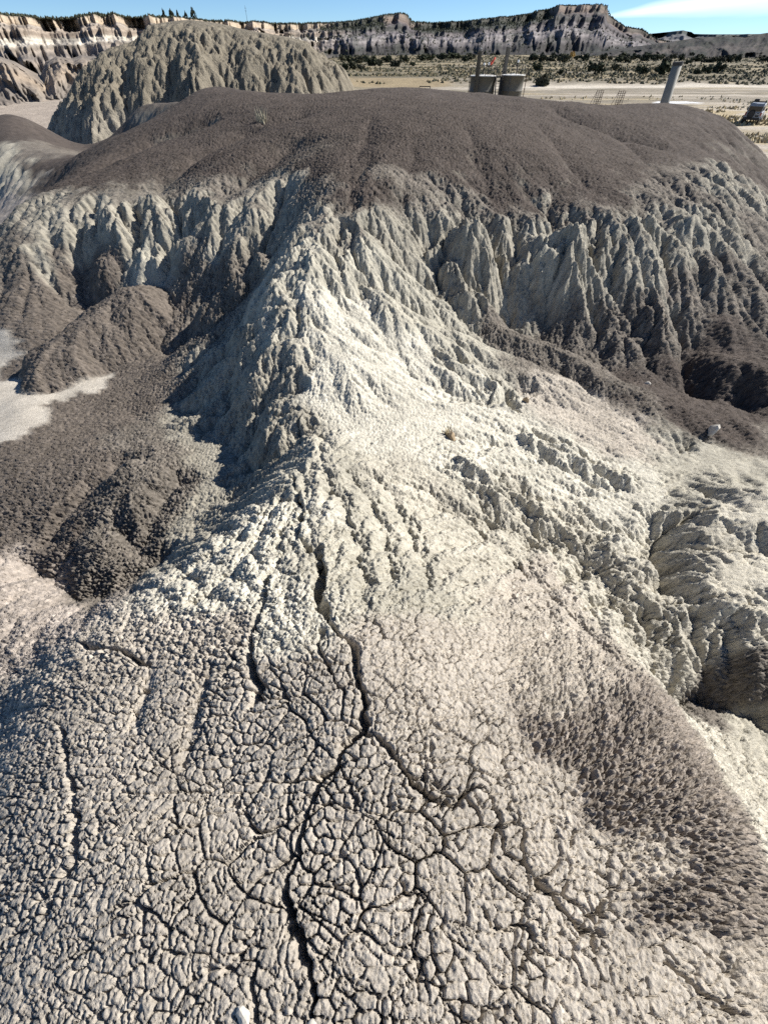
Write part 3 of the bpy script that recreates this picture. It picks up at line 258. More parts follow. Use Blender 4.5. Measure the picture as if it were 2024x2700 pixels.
# broad lumps
lod = sstep(38, 28, GY)
Z = Z + .05 * fbm(GX * .9, GY * .9, 3, 11) * sstep(1, 5, GY)
def smax(a, b, k):
    h = np.clip(.5 + .5 * (b - a) / k, 0, 1); return a + (b - a) * h + k * h * (1 - h)
for r_, H_, k_, key_, pts in LOBES:
    P = np.array(pts); y0 = P[:, 1].min() - 2 * r_; y1 = P[:, 1].max() + 2 * r_
    a_, b_ = np.searchsorted(ys, [y0, y1]); sl = slice(a_, max(b_, a_ + 1)); x = GX[sl]; y = GY[sl]
    wb = .18 * r_ * fbm(x / r_ * 1.2, y / r_ * 1.2, 3, 23)
    dd, par, _ = seg_dist(x + wb, y + wb, [tuple(p[:2]) for p in pts]); zs = np.interp(par, np.linspace(0, 1, len(pts)), P[:, 2])
    cand = zs - H_ * (dd / r_) ** 2
    if key_ in PAL:
        m_ = sstep(-.10, .06, cand - Z[sl] + .05 * fbm(x * 4, y * 4, 3, 24))[..., None]; soil[sl, :, :3] = soil[sl, :, :3] * (1 - m_) + np.array(PAL[key_], np.float32) * m_
        soil[sl, :, 4] = soil[sl, :, 4] * (1 - m_[..., 0]) + m_[..., 0]; soil[sl, :, 3] = soil[sl, :, 3] * (1 - m_[..., 0]) + .3 * m_[..., 0]; soil[sl, :, 5] *= 1 - m_[..., 0]
    Z[sl] = smax(Z[sl], cand, k_)
for kind, w, d, pts in LINES:
    if kind != 'gully': continue
    P = np.array(pts); x0, y0 = P.min(0) - 4 * w; x1, y1 = P.max(0) + 4 * w
    r0, r1 = np.searchsorted(ys, [y0, y1]); sl = slice(r0, max(r1, r0 + 1))
    x = GX[sl]; y = GY[sl]; wob = .35 * w
    dd, par, _ = seg_dist(x + wob * fbm(x / w * .6, y / w * .6, 3, 21), y + wob * fbm(x / w * .6, y / w * .6, 3, 22), pts)
    Z[sl] -= d * np.exp(-(dd / w) ** 1.3) * np.clip(par * 6 + .25, 0, 1)
for (x, y, r, d) in PITS:
    dd = np.hypot(GX - x, (GY - y) * .8) / r * (1 + .25 * fbm(GX * 6, GY * 6, 2, 31)); Z -= d * np.exp(-dd ** 2 * 1.2)
gx, gy = grad(Z); gx = smooth(gx, 6); gy = smooth(gy, 6)
for wl, amp, seed, dep in ((.95, .25, 101, .8), (.42, .125, 202, .8), (.19, .062, 303, 1.), (.085, .029, 404, 1.), (.045, .012, 505, 1.)):
    g = np.hypot(gx, gy) + 1e-5
    e = rills(GX + .12 * wl * fbm(GX / wl * 2, GY / wl * 2, 2, seed), GY, (-gy / g).astype(np.float32), (gx / g).astype(np.float32), wl, seed)
    near = sstep(2.5 * wl + .25, 5 * wl + 1.0, GY + .4 * np.abs(GX)) if wl > .3 else sstep(-.2, 1.6, GY + .5 * np.abs(GX))
    a = amp * rill_a * sstep(.02, .5, g) * near * (lod if wl < .3 else 1) * (sstep(10, 6, GY) if wl < .06 else 1)
    Z = Z + a * e
    if wl > .05:
        hx, hy = grad(Z); k = {.95: 4, .42: 2, .19: 1, .085: 1}[wl]; gx = dep * smooth(hx, k) + (1 - dep) * gx; gy = dep * smooth(hy, k) + (1 - dep) * gy
print('rills', time.time() - T0)
# knobs, cracks and popcorn, raised along the surface normal
gx, gy = grad(Z); gx = smooth(gx, 1); gy = smooth(gy, 1)
nl = 1 / np.sqrt(gx * gx + gy * gy + 1)
NX, NY, NZ = -gx * nl, -gy * nl, nl
D = np.zeros_like(Z, dtype=np.float32)
wbx = .03 * fbm(GX * 9, GY * 9, 3, 61); wby = .03 * fbm(GX * 9, GY * 9, 3, 62)
X1, Y1 = GX + wbx, GY + wby
def crumb(fa, fb, cid, gap=.30): return .95 * sstep(0, gap, fb - fa) - 1.1 * fa * fa + .28 * (cid - .5) - .35 - .25 * np.exp(-((fb - fa) / .13) ** 2)
# clods 11 cm, where the slope is rough
f1, f2, cid = voronoi(X1 / .11, Y1 / .11, 71)
D += (pop_a * rill_a * 1.2).clip(0, 1) * .013 * (.6 - 1.5 * f1 * f1) * sstep(26, 18, GY)
# popcorn 4.5 cm
fa, fb, cida = voronoi(X1 / .045, Y1 / .045, 81)
D += pop_a.clip(0, 1) * sstep(24, 16, GY) * .019 * crumb(fa, fb, cida)
# coarse popcorn 7 cm on the brown patch near the camera
fa, fb, cidc = voronoi(X1 / .07 + 9, Y1 / .07, 85)
D += ((pop_a - .9) * 3).clip(0, 1) * sstep(3.2, 2.2, GY) * .006 * crumb(fa, fb, cidc)
fa, fb, cidk = voronoi(X1 / .036 + 1.7, Y1 * 1.2 / .036, 86)
D += ((pop_a - .75) * 3).clip(0, 1) * sstep(3.6, 2.6, GY) * .024 * crumb(fa, fb, cidk, .36)
# lumpier popcorn where it is seen from afar
fa, fb, cidf = voronoi(X1 / .085 + 4, Y1 / .075, 87)
D += pop_a.clip(0, 1) * sstep(5.5, 8.5, GY) * sstep(34, 26, GY) * .010 * crumb(fa, fb, cidf)
# popcorn 2.2 cm near
fa, fb, cidb = voronoi(GX / .024 + 3.1, GY / .024, 91)
D += (pop_a.clip(.06, 1.0) + ((pop_a - 1) * 4).clip(0, .3) * sstep(3.2, 2.2, GY)) * .0105 * crumb(fa, fb, cidb, .28) * sstep(9, 5, GY)
# drying cracks: plates 24 cm, 9 cm, 4.5 cm
X2, Y2 = GX + .045 * fbm(GX * 6, GY * 6, 4, 65, .5), GY + .045 * fbm(GX * 6, GY * 6, 4, 66, .5)
ysq = 1.35
def crackset(sc, seed, wid, dep, keep, lo):
    fa, fb, cid = voronoi(X2 / sc, Y2 * ysq / sc, seed, .95)
    e = (fb - fa) * sc
    m = sstep(keep - .25, keep + .25, fbm(GX / sc * .45 + seed, GY / sc * .45, 2, seed + 1) * .5 + .5)
    wv = wid * (.7 + .6 * m)
    return -dep * (lo + (1 - lo) * m) * np.exp(-(e / wv) ** 2), sstep(0, sc * .2, e) - .8 + .8 * (cid - .5)
c1, b1 = crackset(.17, 111, .0055, .055, .64, .04); c2, b2 = crackset(.052, 121, .0031, .036, .5, .42); c3, b3 = crackset(.025, 131, .0026, .010, .5, .2)
k = crk_a * sstep(6.5, 3.5, GY)
D += k * (c1 + c2 + c3 + .003 * b1 + .0035 * b2 + .0018 * b3)
D += k * (.006 * np.abs(fbm(GX * 9, GY * 9, 3, 141)) + .0025 * fbm(GX * 28, GY * 28, 3, 142)) + (.0030 * fbm(GX * 90, GY * 90, 2, 151) * sstep(4, 2, GY))
for kind, w, d, pts in LINES:
    if kind != 'crack': continue
    P = np.array(pts); x0, y0 = P.min(0) - 6 * w; x1, y1 = P.max(0) + 6 * w
    r0, r1 = np.searchsorted(ys, [y0, y1]); sl = slice(r0, max(r1, r0 + 1))
    x = X2[sl]; y = Y2[sl]
    dd, par, side = seg_dist(x + .022 * fbm(x * 22, y * 22, 4, 161, .65), y + .022 * fbm(x * 22, y * 22, 4, 162, .65), pts)
    ww = w * .42 * (.3 + 1.4 * (fbm(x * 9, y * 9, 2, 163) * .5 + .5)) * np.clip(np.minimum(par, 1 - par) * 8 + .35, 0, 1)
    D[sl] -= d * np.exp(-(dd / ww) ** 2.6)
PX, PY, PZ = GX + NX * D, GY + NY * D, Z + NZ * D
gs_x, gs_y = grad(smooth(Z, 2)); gs = smooth(np.hypot(gs_x, gs_y), 1)
hmp = sstep(6.2, 7.2, GY) * sstep(-.9, -.3, Z + .0 * GX)
PO = np.array(PAL['O']); PM = np.array(PAL['M']); jit_ = .25 * fbm(GX * 2.2, GY * 2.2, 3, 175)
st_ = (sstep(.40, 1.15, gs + jit_) * hmp)[..., None]; fl_ = (sstep(.62, .30, gs + jit_) * hmp * sstep(.16, .24, soil[..., 0]) * sstep(.34, .30, soil[..., 0]))[..., None]
rgb = soil[..., :3]; rgb = np.where(rgb[..., :1] < .26, rgb * (1 - .8 * st_) + PO * .8 * st_, rgb); rgb = rgb * (1 - .75 * fl_) + PM * .75 * fl_
soil[..., :3] = rgb
# colour: small natural variation, pale crust on the edges of clods
pv = pop_a.clip(0, 1); tone = 1 + .10 * fbm(GX * 3, GY * 3, 4, 171) + (.04 + .17 * pv * sstep(16, 8, GY)) * (cida - .5) * 2 + .13 * pv * sstep(5, 9, GY) * (cidf - .5) * 2 + (.12 * pv * sstep(5, 3, GY)) * (cidb - .5) * 2
SC = (soil[..., :3] * tone[..., None]).reshape(-1, 3).clip(.02, .8)
CO = np.stack([PX, PY, PZ], -1).reshape(-1, 3); Q = grid_quads(NR, NC)
# split the sheet into its landforms
qc = CO[Q[:, 0]]; hue = soil[..., 0].reshape(-1)[Q[:, 0]]
ridge_edge = np.interp(qc[:, 0], [-14, -7, -4.6, -3.4, -2.4, -1.3, -.9, 0, 1.9, 4.7, 7, 12], [9.0, 8.8, 8.6, 8.9, 8.4, 7.4, 7.2, 7.0, 6.9, 6.5, 6.3, 7])
wash = (hue > .43) & (qc[:, 0] < -4.5) & (qc[:, 1] > 4.5) & (qc[:, 1] < 12)
far = qc[:, 1] > ridge_edge
M_CLAY = soil_mat('cracked_clay', bump=.8, cell=70., grain=230., speck=.2, dist=.006)
for nm, mask, lab in (('clay_ridge', ~far & ~wash, 'pale cracked clay ridge running from the foreground up to the dark hump'),
                      ('clay_hump', far & ~wash, 'broad dark popcorn clay hump with fluted pale faces behind the ridge'),
                      ('wash_floor', wash, 'pale sandy wash floor beside the small brown mound on the left')):
    o = submesh(nm, CO, Q[mask], M_CLAY, SC); tag(o, lab, kind='structure')
print('terrain', NR, NC, time.time() - T0)
# ------------------------------------------------------------------ the grey mound behind the hump
mx = np.array([p[0] for p in MOUND]); mz = np.array([p[1] for p in MOUND])
mx = np.concatenate([[-31, -28.5], mx, [-1.2, 1.5]]); mz = np.concatenate([[-6, -4.2], mz, [-2.4, -6]])
nr, nc = 230, 360
gy_ = np.linspace(33, 64, nr) ; gx_ = np.linspace(-31, 1.5, nc)
MX, MY = np.meshgrid(gx_, gy_)
wob = .8 * fbm(MX * .12, MY * .12, 2, 501)
S_ = np.interp(MX + .9 * fbm(MX * .25, MY * .25, 3, 502), mx, mz)
for _ in range(2): S_ = (np.roll(S_, 3, 1) + np.roll(S_, -3, 1) + S_) / 3
wy = np.interp(MX, [-31, -25, -20, -12, -5, 1.5], [5, 10, 13.5, 14, 12, 4]) * (1 + .06 * np.sin(MX * .9 + 1.7 * fbm(MX * .1, MY * .1, 2, 503)) + .05 * np.sin(MX * 1.9))
t_ = np.abs((MY - 46.5) / wy)
t_ = np.where(MY > 46.5, t_ * .72, t_)
prof = np.clip(1 - t_ ** 2.0, 0, 1)
MZ = -6 + (S_ + 6) * prof
MZ = MZ + .35 * fbm(MX * .45, MY * .45, 3, 504) * sstep(0, .3, prof) * sstep(1.0, .8, prof)
dx_, dy_ = gx_[1] - gx_[0], gy_[1] - gy_[0]
for wl, amp, seed in ((3.4, .30, 511), (1.5, .34, 512), (.8, .30, 513), (.42, .17, 514)):
    hy, hx = np.gradient(MZ, dy_, dx_); g = np.hypot(hx, hy) + 1e-5
    MZ = MZ + amp * rills(MX, MY, (-hy / g).astype(np.float32), (hx / g).astype(np.float32), wl, seed) * sstep(.08, .6, g)
cl = np.array([.195, .172, .132])[None, None] * (1 + .12 * fbm(MX * .5, MY * .5, 3, 520))[..., None]
low = sstep(-1.4, -.2, MZ - .6 * fbm(MX * .3, MY * .3, 2, 521)); cl = cl * low[..., None] + np.array([.26, .235, .19]) * (1 - low[..., None])
M_MOUND = soil_mat('rilled_clay', bump=.8, cell=9., grain=30., speck=.22, dist=.05)
tag(mesh_from_arrays('badland_mound', np.stack([MX, MY, MZ], -1).reshape(-1, 3), grid_quads(nr, nc), M_MOUND, cl.reshape(-1, 3)), 'large rounded grey-green rilled mound behind the dark hump', kind='structure')

# ------------------------------------------------------------------ valley floor
yy = np.concatenate([np.arange(-30, 30, 6.), 30 * 1.0125 ** np.arange(0, 290), np.geomspace(1150, 9000, 25)])
nr, nc = len(yy), 330
sc_ = np.linspace(-1, 1, nc); sc_ = .75 * sc_ + .25 * sc_ ** 3
VX = sc_[None] * (45 + 1.05 * np.maximum(yy, 0))[:, None]; VY = np.repeat(yy[:, None], nc, 1)
VZ = VALLEY_Z + .35 * fbm(VX * .02, VY * .02, 3, 601) * sstep(130, 260, VY) + .10 * fbm(VX * .15, VY * .15, 3, 602)
bank = np.exp(-(((VY - 160 - 6 * fbm(VX * .05, VY * .05, 2, 603)) / 9) ** 2)) * sstep(-40, -6, VX) * sstep(26, 8, VX)
VZ = VZ + 1.1 * sstep(150, 170, VY + 8 * fbm(VX * .06, VY * .06, 3, 603)) * sstep(-60, -10, VX)
n1 = fbm(VX * .035, VY * .035, 4, 611) ; n2 = fbm(VX * .12, VY * .30, 4, 612); n3 = fbm(VX * .5, VY * .8, 3, 613)
SCRUB = np.array([.145, .128, .088]); GRASS = np.array([.36, .295, .185]); PALE = np.array([.43, .38, .31]); BARE = np.array([.28, .245, .19]); SALT = np.array([.74, .76, .78]); LEFTP = np.array([.34, .29, .24])
def lerp(a, b, t): return a * (1 - t[..., None]) + b * t[..., None]
vc = lerp(SCRUB, GRASS, sstep(-.1, .55, n2 + .5 * n1))
vc = lerp(vc, BARE, sstep(.35, .6, fbm(VX * .02 + 7, VY * .05, 3, 615)) * .7)
yb = VY + 10 * n1 + 4 * n2
pad = sstep(96, 104, yb) * sstep(172, 150, yb + .05 * VX) * sstep(-60, -20, VX)
vc = lerp(vc, lerp(BARE * .92, PALE, sstep(-.1, .35, fbm(VX * .03, VY * .35, 4, 616))), pad * (1 - .75 * sstep(.0, .35, fbm(VX * .06 + 5, VY * .22, 4, 617))))
road = np.exp(-((VY - (148 + .06 * VX + 4 * n1)) / 5) ** 2) * sstep(10, 40, VX)
vc = lerp(vc, np.array([.55, .5, .42]), np.clip(road * 1.2, 0, 1))
road2 = np.exp(-((VY - (69.5 + .02 * VX + .8 * n1)) / 1.6) ** 2) * sstep(25, 35, VX)
gr = sstep(60, 72, VY) * sstep(101, 92, VY + 5 * n2) * sstep(20, 30, VX)
vc = lerp(vc, lerp(GRASS * 1.1, PALE, sstep(.0, .4, n2 + .4 * n3)), gr)
vc = lerp(vc, PALE, np.clip(road2 * 1.3, 0, 1))
vc = lerp(vc, lerp(PALE * .95, GRASS, sstep(.1, .4, n3)), sstep(66, 60, VY) * sstep(0, 20, VX))
salt = np.maximum(np.exp(-(((VX - 54) / 4.2) ** 2 + ((VY - 106.5) / 2.2) ** 2)), np.exp(-(((VX - 46) / 2.0) ** 2 + ((VY - 99) / 1.3) ** 2)))
vc = lerp(vc, SALT, sstep(.25, .5, salt + .3 * n3))
lf = sstep(-20, -40, VX) * sstep(190, 165, VY)
vc = lerp(vc, lerp(LEFTP, PALE, sstep(.15, .45, n2)), lf)
vc = lerp(vc, np.array([.30, .24, .15]) , sstep(.2, .6, bank))
vc = np.clip(vc * (1 + .18 * n3)[..., None], .02, .85)
M_VAL = soil_mat('valley_soil', bump=.6, cell=3., grain=14., speck=.25, dist=.08)
tag(mesh_from_arrays('valley_floor', np.stack([VX, VY, VZ], -1).reshape(-1, 3), grid_quads(nr, nc), M_VAL, vc.reshape(-1, 3)), 'flat scrubby valley floor with pale dirt tracks beyond the hump', kind='structure')
print('valley', time.time() - T0)

# ------------------------------------------------------------------ mesas
def mesa(name, rim, foot, dist, label, b0, b1, nb, pal, seed, amp=1.0, back=1.5, prof=None):
    bd = np.linspace(b0, b1, nb); br = np.radians(bd)
    rel = np.interp(bd, [r[0] for r in rim], [r[1] for r in rim])
    fd = np.interp(bd, *zip(*foot)); rd = np.interp(bd, *zip(*dist))
    P = np.array(prof); seglen = np.hypot(np.diff(P[:, 0]) * 1.6, np.diff(P[:, 1])); cum = np.concatenate([[0], np.cumsum(seglen)])
    nt_ = 84; q = np.linspace(0, cum[-1], nt_); hx = np.interp(q, cum, P[:, 0]); hz = np.interp(q, cum, P[:, 1])
    hx = np.concatenate([hx, [1.25, back]]); hz = np.concatenate([hz, [1.0, .98]])
    HX = hx[:, None] + 0 * bd; HZ = hz[:, None] + 0 * bd
    arc = br * 1000
    a2 = arc[None] + 0 * HX
    w1 = 1 - np.abs(fbm(a2 / 120 + seed, HX * .55, 3, seed)); w2 = 1 - np.abs(fbm(a2 / 42 + seed, HX * 1.2 + 3, 3, seed + 1)); w3 = 1 - np.abs(fbm(a2 / 13 + seed, HX * 3., 3, seed + 2))
    w4 = 1 - np.abs(fbm(a2 / 5 + seed, HX * 5., 2, seed + 6))
    spur = (w1 - .75) * 1.4 + (w2 - .75) * .9 + (w3 - .75) * np.interp(bd, [-12, 0], [.45, .3])[None] + (w4 - .75) * np.interp(bd, [-12, 0], [.18, .1])[None]
    env = sstep(0, .25, HX) * sstep(1.02, .88, HX) * .9 + .07 * sstep(.5, .9, HX) * sstep(1.2, 1.0, HX)
    L = (rd - fd)[None]
    dd = fd[None] + L * HX - spur * env * L * np.interp(bd, [-12, 0], [.42, .30])[None] * amp
    zr = CAM_Z + rel * rd
    step = .05 * fbm(a2 / 60, HZ * 2, 3, seed + 4)
    HZ2 = HZ + step * sstep(0, .2, HZ) * sstep(.97, .8, HZ) + .035 * spur * sstep(.05, .3, HZ) * sstep(1, .85, HZ)
    zz = VALLEY_Z - 1 + (zr[None] - VALLEY_Z + 1) * HZ2
    zz = zz + (fbm(a2 / 5, HX * 8, 2, seed + 5) * .9) * (rd / 900)[None] * sstep(.95, .8, HZ) * sstep(0, .1, HZ)
    X = dd * np.sin(br)[None]; Y = dd * np.cos(br)[None]
    colr = pal(HZ2, a2, spur, bd[None] + 0 * HX, HX)
    o = mesh_from_arrays(name, np.stack([X, Y, zz], -1).reshape(-1, 3), grid_quads(nt_ + 2, nb), M_ROCK, np.clip(colr, .02, .8).reshape(-1, 3))
    tag(o, label, kind='structure')
    return np.stack([X, Y, zz], -1), HZ2, bd
M_ROCK = soil_mat('strata_rock', bump=.6, cell=.35, grain=.9, speck=.22, dist=1.0)
def bands(z, stops):
    z = np.clip(z, 0, 1.05); return np.stack([np.interp(z, [s[0] for s in stops], [s[1][k] for s in stops]) for k in range(3)], -1)
def pal_main(z, a, spur, b, hx):
    zn = z + .035 * fbm(a / 30, z * 3, 3, 701)
    L = bands(zn, [(0, (.20, .175, .15)), (.14, (.19, .17, .145)), (.2, (.33, .275, .225)), (.28, (.17, .15, .135)), (.40, (.25, .21, .17)), (.46, (.42, .38, .32)), (.55, (.44, .40, .33)), (.58, (.26, .21, .165)), (.70, (.32, .265, .21)), (.80, (.29, .255, .22)), (.84, (.46, .37, .27)), (.97, (.42, .345, .26)), (1.0, (.10, .10, .07))])
    L = L * (1 - .35 * sstep(.1, .5, fbm(a / 14, z * 5, 3, 709)))[..., None]
    Rr = bands(zn, [(0, (.075, .07, .06)), (.16, (.085, .078, .07)), (.24, (.16, .145, .135)), (.32, (.30, .27, .25)), (.42, (.40, .365, .335)), (.48, (.20, .18, .175)), (.56, (.33, .295, .27)), (.62, (.15, .135, .13)), (.74, (.20, .175, .165)), (.84, (.30, .235, .185)), (.97, (.42, .34, .26)), (1.0, (.06, .065, .045))])
    Rr = Rr * .60 * np.array([.97, .98, 1.05])
    c = lerp(L, Rr, sstep(-9, -3, b + 2 * fbm(a / 40, z, 2, 703)))
    # pinyon and scrub growing on the slopes
    veg = sstep(-.02, .28, fbm(a / 22, z * 9, 4, 705) + .25 * sstep(.3, .0, np.abs(z - .75)) - .1) * sstep(-12, -3, b) * .75
    wooded = sstep(.60, .70, zn) * (sstep(.985, .96, zn) + .0) * (sstep(-6, -2, b) * sstep(.2, -.6, b) + sstep(2.4, 4.5, b) * sstep(15.6, 13.5, b)) 
    c = lerp(c, np.array([.052, .056, .048]), np.clip(veg * .8 + wooded, 0, .93))
    c = c * (1 + .30 * vnoise(z * 34 + .5 * fbm(a / 70, z, 2, 706), 0 * z + 3.3, 708))[..., None]
    return c * (1 + .14 * fbm(a / 9, z * 14, 3, 707))[..., None]
PROF = [(0, 0), (.22, .09), (.34, .24), (.40, .30), (.47, .42), (.60, .48), (.68, .56), (.71, .68), (.84, .76), (.90, .82), (.915, .97), (.95, 1.0), (1.0, 1.0)]
FOOT = [(-46, 140), (-31, 185), (-24, 215), (-17, 330), (-9, 470), (0, 600), (12, 640), (30, 700)]
DIST = [(-46, 300), (-31, 390), (-20, 560), (-8, 860), (5, 1080), (18, 1200), (30, 1250)]
MP, MH, MB = mesa('mesa_cliff', RIM, FOOT, DIST, 'long banded mesa cliff along the horizon, cream left and dark wooded right', -46, 28.6, 1150, pal_main, 71, prof=PROF)
def pal_far(z, a, spur, b, hx):
    c = bands(z + .05 * fbm(a / 60, z * 3, 3, 711), [(0, (.07, .07, .075)), (.3, (.13, .125, .125)), (.5, (.2, .19, .185)), (.7, (.13, .13, .135)), (.9, (.09, .10, .095)), (1, (.07, .085, .075))])
    return c * (1 + .2 * fbm(a / 20, z * 10, 3, 712))[..., None]
mesa('distant_mesa', RIM2, [(14, 1500), (46, 1500)], [(14, 2300), (46, 2300)], 'low distant blue-grey mesa right of the tall mesa point', 15, 45, 330, pal_far, 81, prof=PROF)
def pal_dark(z, a, spur, b, hx):
    c = bands(z + .06 * fbm(a / 25, z * 3, 3, 721), [(0, (.10, .088, .078)), (.3, (.085, .076, .07)), (.5, (.15, .13, .118)), (.6, (.075, .07, .066)), (1, (.085, .08, .072))])
    veg = sstep(.05, .3, fbm(a / 12, z * 8, 4, 722))
    return lerp(c * .6, np.array([.03, .034, .028]), veg * .8)
mesa('dark_foothills', RIM3, [(17, 560), (46, 520)], [(17, 700), (46, 820)], 'low dark brushy foothills at the right below the distant mesa', 18.6, 45, 330, pal_dark, 91, amp=1.3, prof=[(0, 0), (.2, .15), (.45, .5), (.7, .8), (.9, .97), (1, 1)])
def pal_left(z, a, spur, b, hx):
    c = bands(z + .08 * fbm(a / 40, z * 3, 3, 731), [(0, (.24, .2, .165)), (.25, (.17, .15, .13)), (.5, (.21, .18, .15)), (.7, (.30, .24, .18)), (1, (.20, .175, .15))])
    return c * (1 + .2 * fbm(a / 12, z * 6, 3, 732))[..., None]
mesa('low_badlands', RIM4, [(-46, 92), (-31, 118), (-19, 150)], [(-46, 135), (-31, 165), (-19, 190)], 'low rounded grey-brown badland hills at far left below the cream cliffs', -46, -19.5, 320, pal_left, 95, amp=1.1, prof=[(0, 0), (.2, .2), (.45, .55), (.7, .83), (.9, .97), (1, 1)])
print('mesas', time.time() - T0)

# ------------------------------------------------------------------ scrub, grass and woodland too many to count
rng = np.random.default_rng(7)
OCT = np.array([[1, 0, 0], [0, 1, 0], [-1, 0, 0], [0, -1, 0], [.2, .1, 1], [0, 0, -.3]], np.float32)
OCF = np.array([[0, 1, 4], [1, 2, 4], [2, 3, 4], [3, 0, 4], [1, 0, 5], [2, 1, 5], [3, 2, 5], [0, 3, 5]])
def blobs(name, pos, size, hgt, colr, mat, label):
    n = len(pos); j = 1 + .45 * (rng.random((n, 6, 3)) - .5)
    ang = rng.random(n) * 6.28; ca, sa = np.cos(ang)[:, None], np.sin(ang)[:, None]
    v = OCT[None] * j; vx = v[..., 0] * ca - v[..., 1] * sa; vy = v[..., 0] * sa + v[..., 1] * ca
    co = np.stack([vx * size[:, None] + pos[:, :1], vy * size[:, None] + pos[:, 1:2], v[..., 2] * hgt[:, None] + pos[:, 2:3]], -1).reshape(-1, 3)
    f = (OCF[None] + 6 * np.arange(n)[:, None, None]).reshape(-1, 3)
    o = mesh_from_arrays(name, co, f, mat, np.repeat(colr, 6, 0) * (.8 + .4 * rng.random((n * 6, 1))), smooth=False)
    tag(o, label, name.replace('_', ' '), kind='stuff'); return o
M_LEAF = soil_mat('dry_foliage', bump=.2, cell=4., grain=9., speck=.3, dist=.05)
def vz_at(x, y):
    z = VALLEY_Z + .35 * fbm(x * .02, y * .02, 3, 601) * sstep(130, 260, y) + .10 * fbm(x * .15, y * .15, 3, 602)
    return z + 1.1 * sstep(150, 170, y + 8 * fbm(x * .06, y * .06, 3, 603)) * sstep(-60, -10, x)
n = 17000
y = 158 * (620 / 158) ** (rng.random(n) ** 1.15); x = (rng.random(n) * 2 - 1) * (.72 * y + 10)
keep = (fbm(x * .03, y * .06, 3, 801) > -.22) & ~((x < -25) & (y < 200)); x, y = x[keep], y[keep]
sz = (.35 + .5 * rng.random(len(x)) ** 2) * np.interp(y, [150, 600], [.9, 1.6]); pos = np.stack([x, y, vz_at(x, y)], -1)
base_c = np.array([[.085, .082, .05], [.12, .105, .062], [.19, .155, .09], [.062, .064, .042]])[rng.integers(0, 4, len(x))]
blobs('sagebrush', pos, sz, sz * .75, base_c, M_LEAF, 'low grey-green sagebrush covering the valley floor')
# dry grass beside the tracks
n = 15000
y = 58 + 62 * rng.random(n); x = 16 + rng.random(n) * (.8 * y + 6)
keep = (fbm(x * .12, y * .2, 3, 803) > -.02) & (np.abs(y - 69.5 - .02 * x) > 2.2) & ~((y > 97) & (y < 112) & (x > 40) & (x < 64)) & ((y < 99) | (rng.random(n) < .12)); x, y = x[keep], y[keep]
sz = .12 + .13 * rng.random(len(x)); pos = np.stack([x, y, vz_at(x, y)], -1)
base_c = np.array([[.42, .34, .19], [.34, .27, .15], [.25, .2, .12], [.48, .41, .27]])[rng.integers(0, 4, len(x))]
blobs('dry_grass', pos, sz, sz * 1.4, base_c, M_LEAF, 'dry yellow grass around the parked car and the dirt track')
# pinyon woodland on the mesa tops and upper slopes
pp = []
for i in range(0, MP.shape[1]):
    b = MB[i]
    for k in range(3):
        r = int(np.argmax(MH[:, i] > .985)) + int(rng.integers(-1, 3)); r = min(r, MP.shape[0] - 1); pp.append(MP[r, i] + (rng.random(3) - .5) * 4 * np.array([1, 1, 0]))
wood = np.argwhere(((MB > -6) & (MB < .3)) | ((MB > 2.4) & (MB < 14.8))).ravel()
for i in wood:
    rr = np.argwhere((MH[:, i] > .62) & (MH[:, i] < .97)).ravel()
    for r in rng.choice(rr, min(5, len(rr)), replace=False): pp.append(MP[r, i] + (rng.random(3) - .5) * 3)
low = np.argwhere((MB > -9) & (MB < 28)).ravel()
for i in low:
    rr = np.argwhere((MH[:, i] > .01) & (MH[:, i] < .6)).ravel()
    for r in rng.choice(rr, 2, replace=False): pp.append(MP[r, i] + (rng.random(3) - .5) * 3)
pos = np.array(pp); dist_ = np.hypot(pos[:, 0], pos[:, 1]); sz = (.8 + .9 * rng.random(len(pos))) * np.interp(dist_, [300, 1100], [.55, 1.05])
base_c = np.array([[.045, .05, .032], [.06, .065, .04], [.038, .042, .03]])[rng.integers(0, 3, len(pos))]
blobs('mesa_woodland', pos, sz, sz * 1.2, base_c, M_LEAF, 'dark pinyon woodland along the mesa rim and its slopes')
print('scrub', time.time() - T0)

# ------------------------------------------------------------------ mesh kit for built things
def bm_obj(name, build, mat, parent=None, smooth=False):
    bm = bmesh.new(); build(bm); me = bpy.data.meshes.new(name); bm.to_mesh(me); bm.free()
    if smooth: me.polygons.foreach_set('use_smooth', [True] * len(me.polygons))
    me.materials.append(mat); o = bpy.data.objects.new(name, me); col.objects.link(o)
    if parent: o.parent = parent
    return o
def tube(bm, a, b, r0, r1=None, n=10):
    from mathutils import Vector
    a, b = Vector(a), Vector(b); r1 = r0 if r1 is None else r1; d = (b - a).normalized(); u = d.orthogonal().normalized(); w = d.cross(u)
    ra = [bm.verts.new(a + (u * math.cos(k * 2 * math.pi / n) + w * math.sin(k * 2 * math.pi / n)) * r0) for k in range(n)]
    rb = [bm.verts.new(b + (u * math.cos(k * 2 * math.pi / n) + w * math.sin(k * 2 * math.pi / n)) * r1) for k in range(n)]
    for k in range(n): bm.faces.new((ra[k], ra[(k + 1) % n], rb[(k + 1) % n], rb[k]))
    bm.faces.new(ra[::-1]); bm.faces.new(rb)
def box(bm, c, s, rz=0., bevel=0.):
    from mathutils import Matrix
    g = bmesh.ops.create_cube(bm, size=1.0, matrix=Matrix.Translation(c) @ Matrix.Rotation(rz, 4, 'Z') @ Matrix.Diagonal((*s, 1)))
    if bevel: bmesh.ops.bevel(bm, geom=list({e for v in g['verts'] for e in v.link_edges}), offset=bevel, segments=2, affect='EDGES')
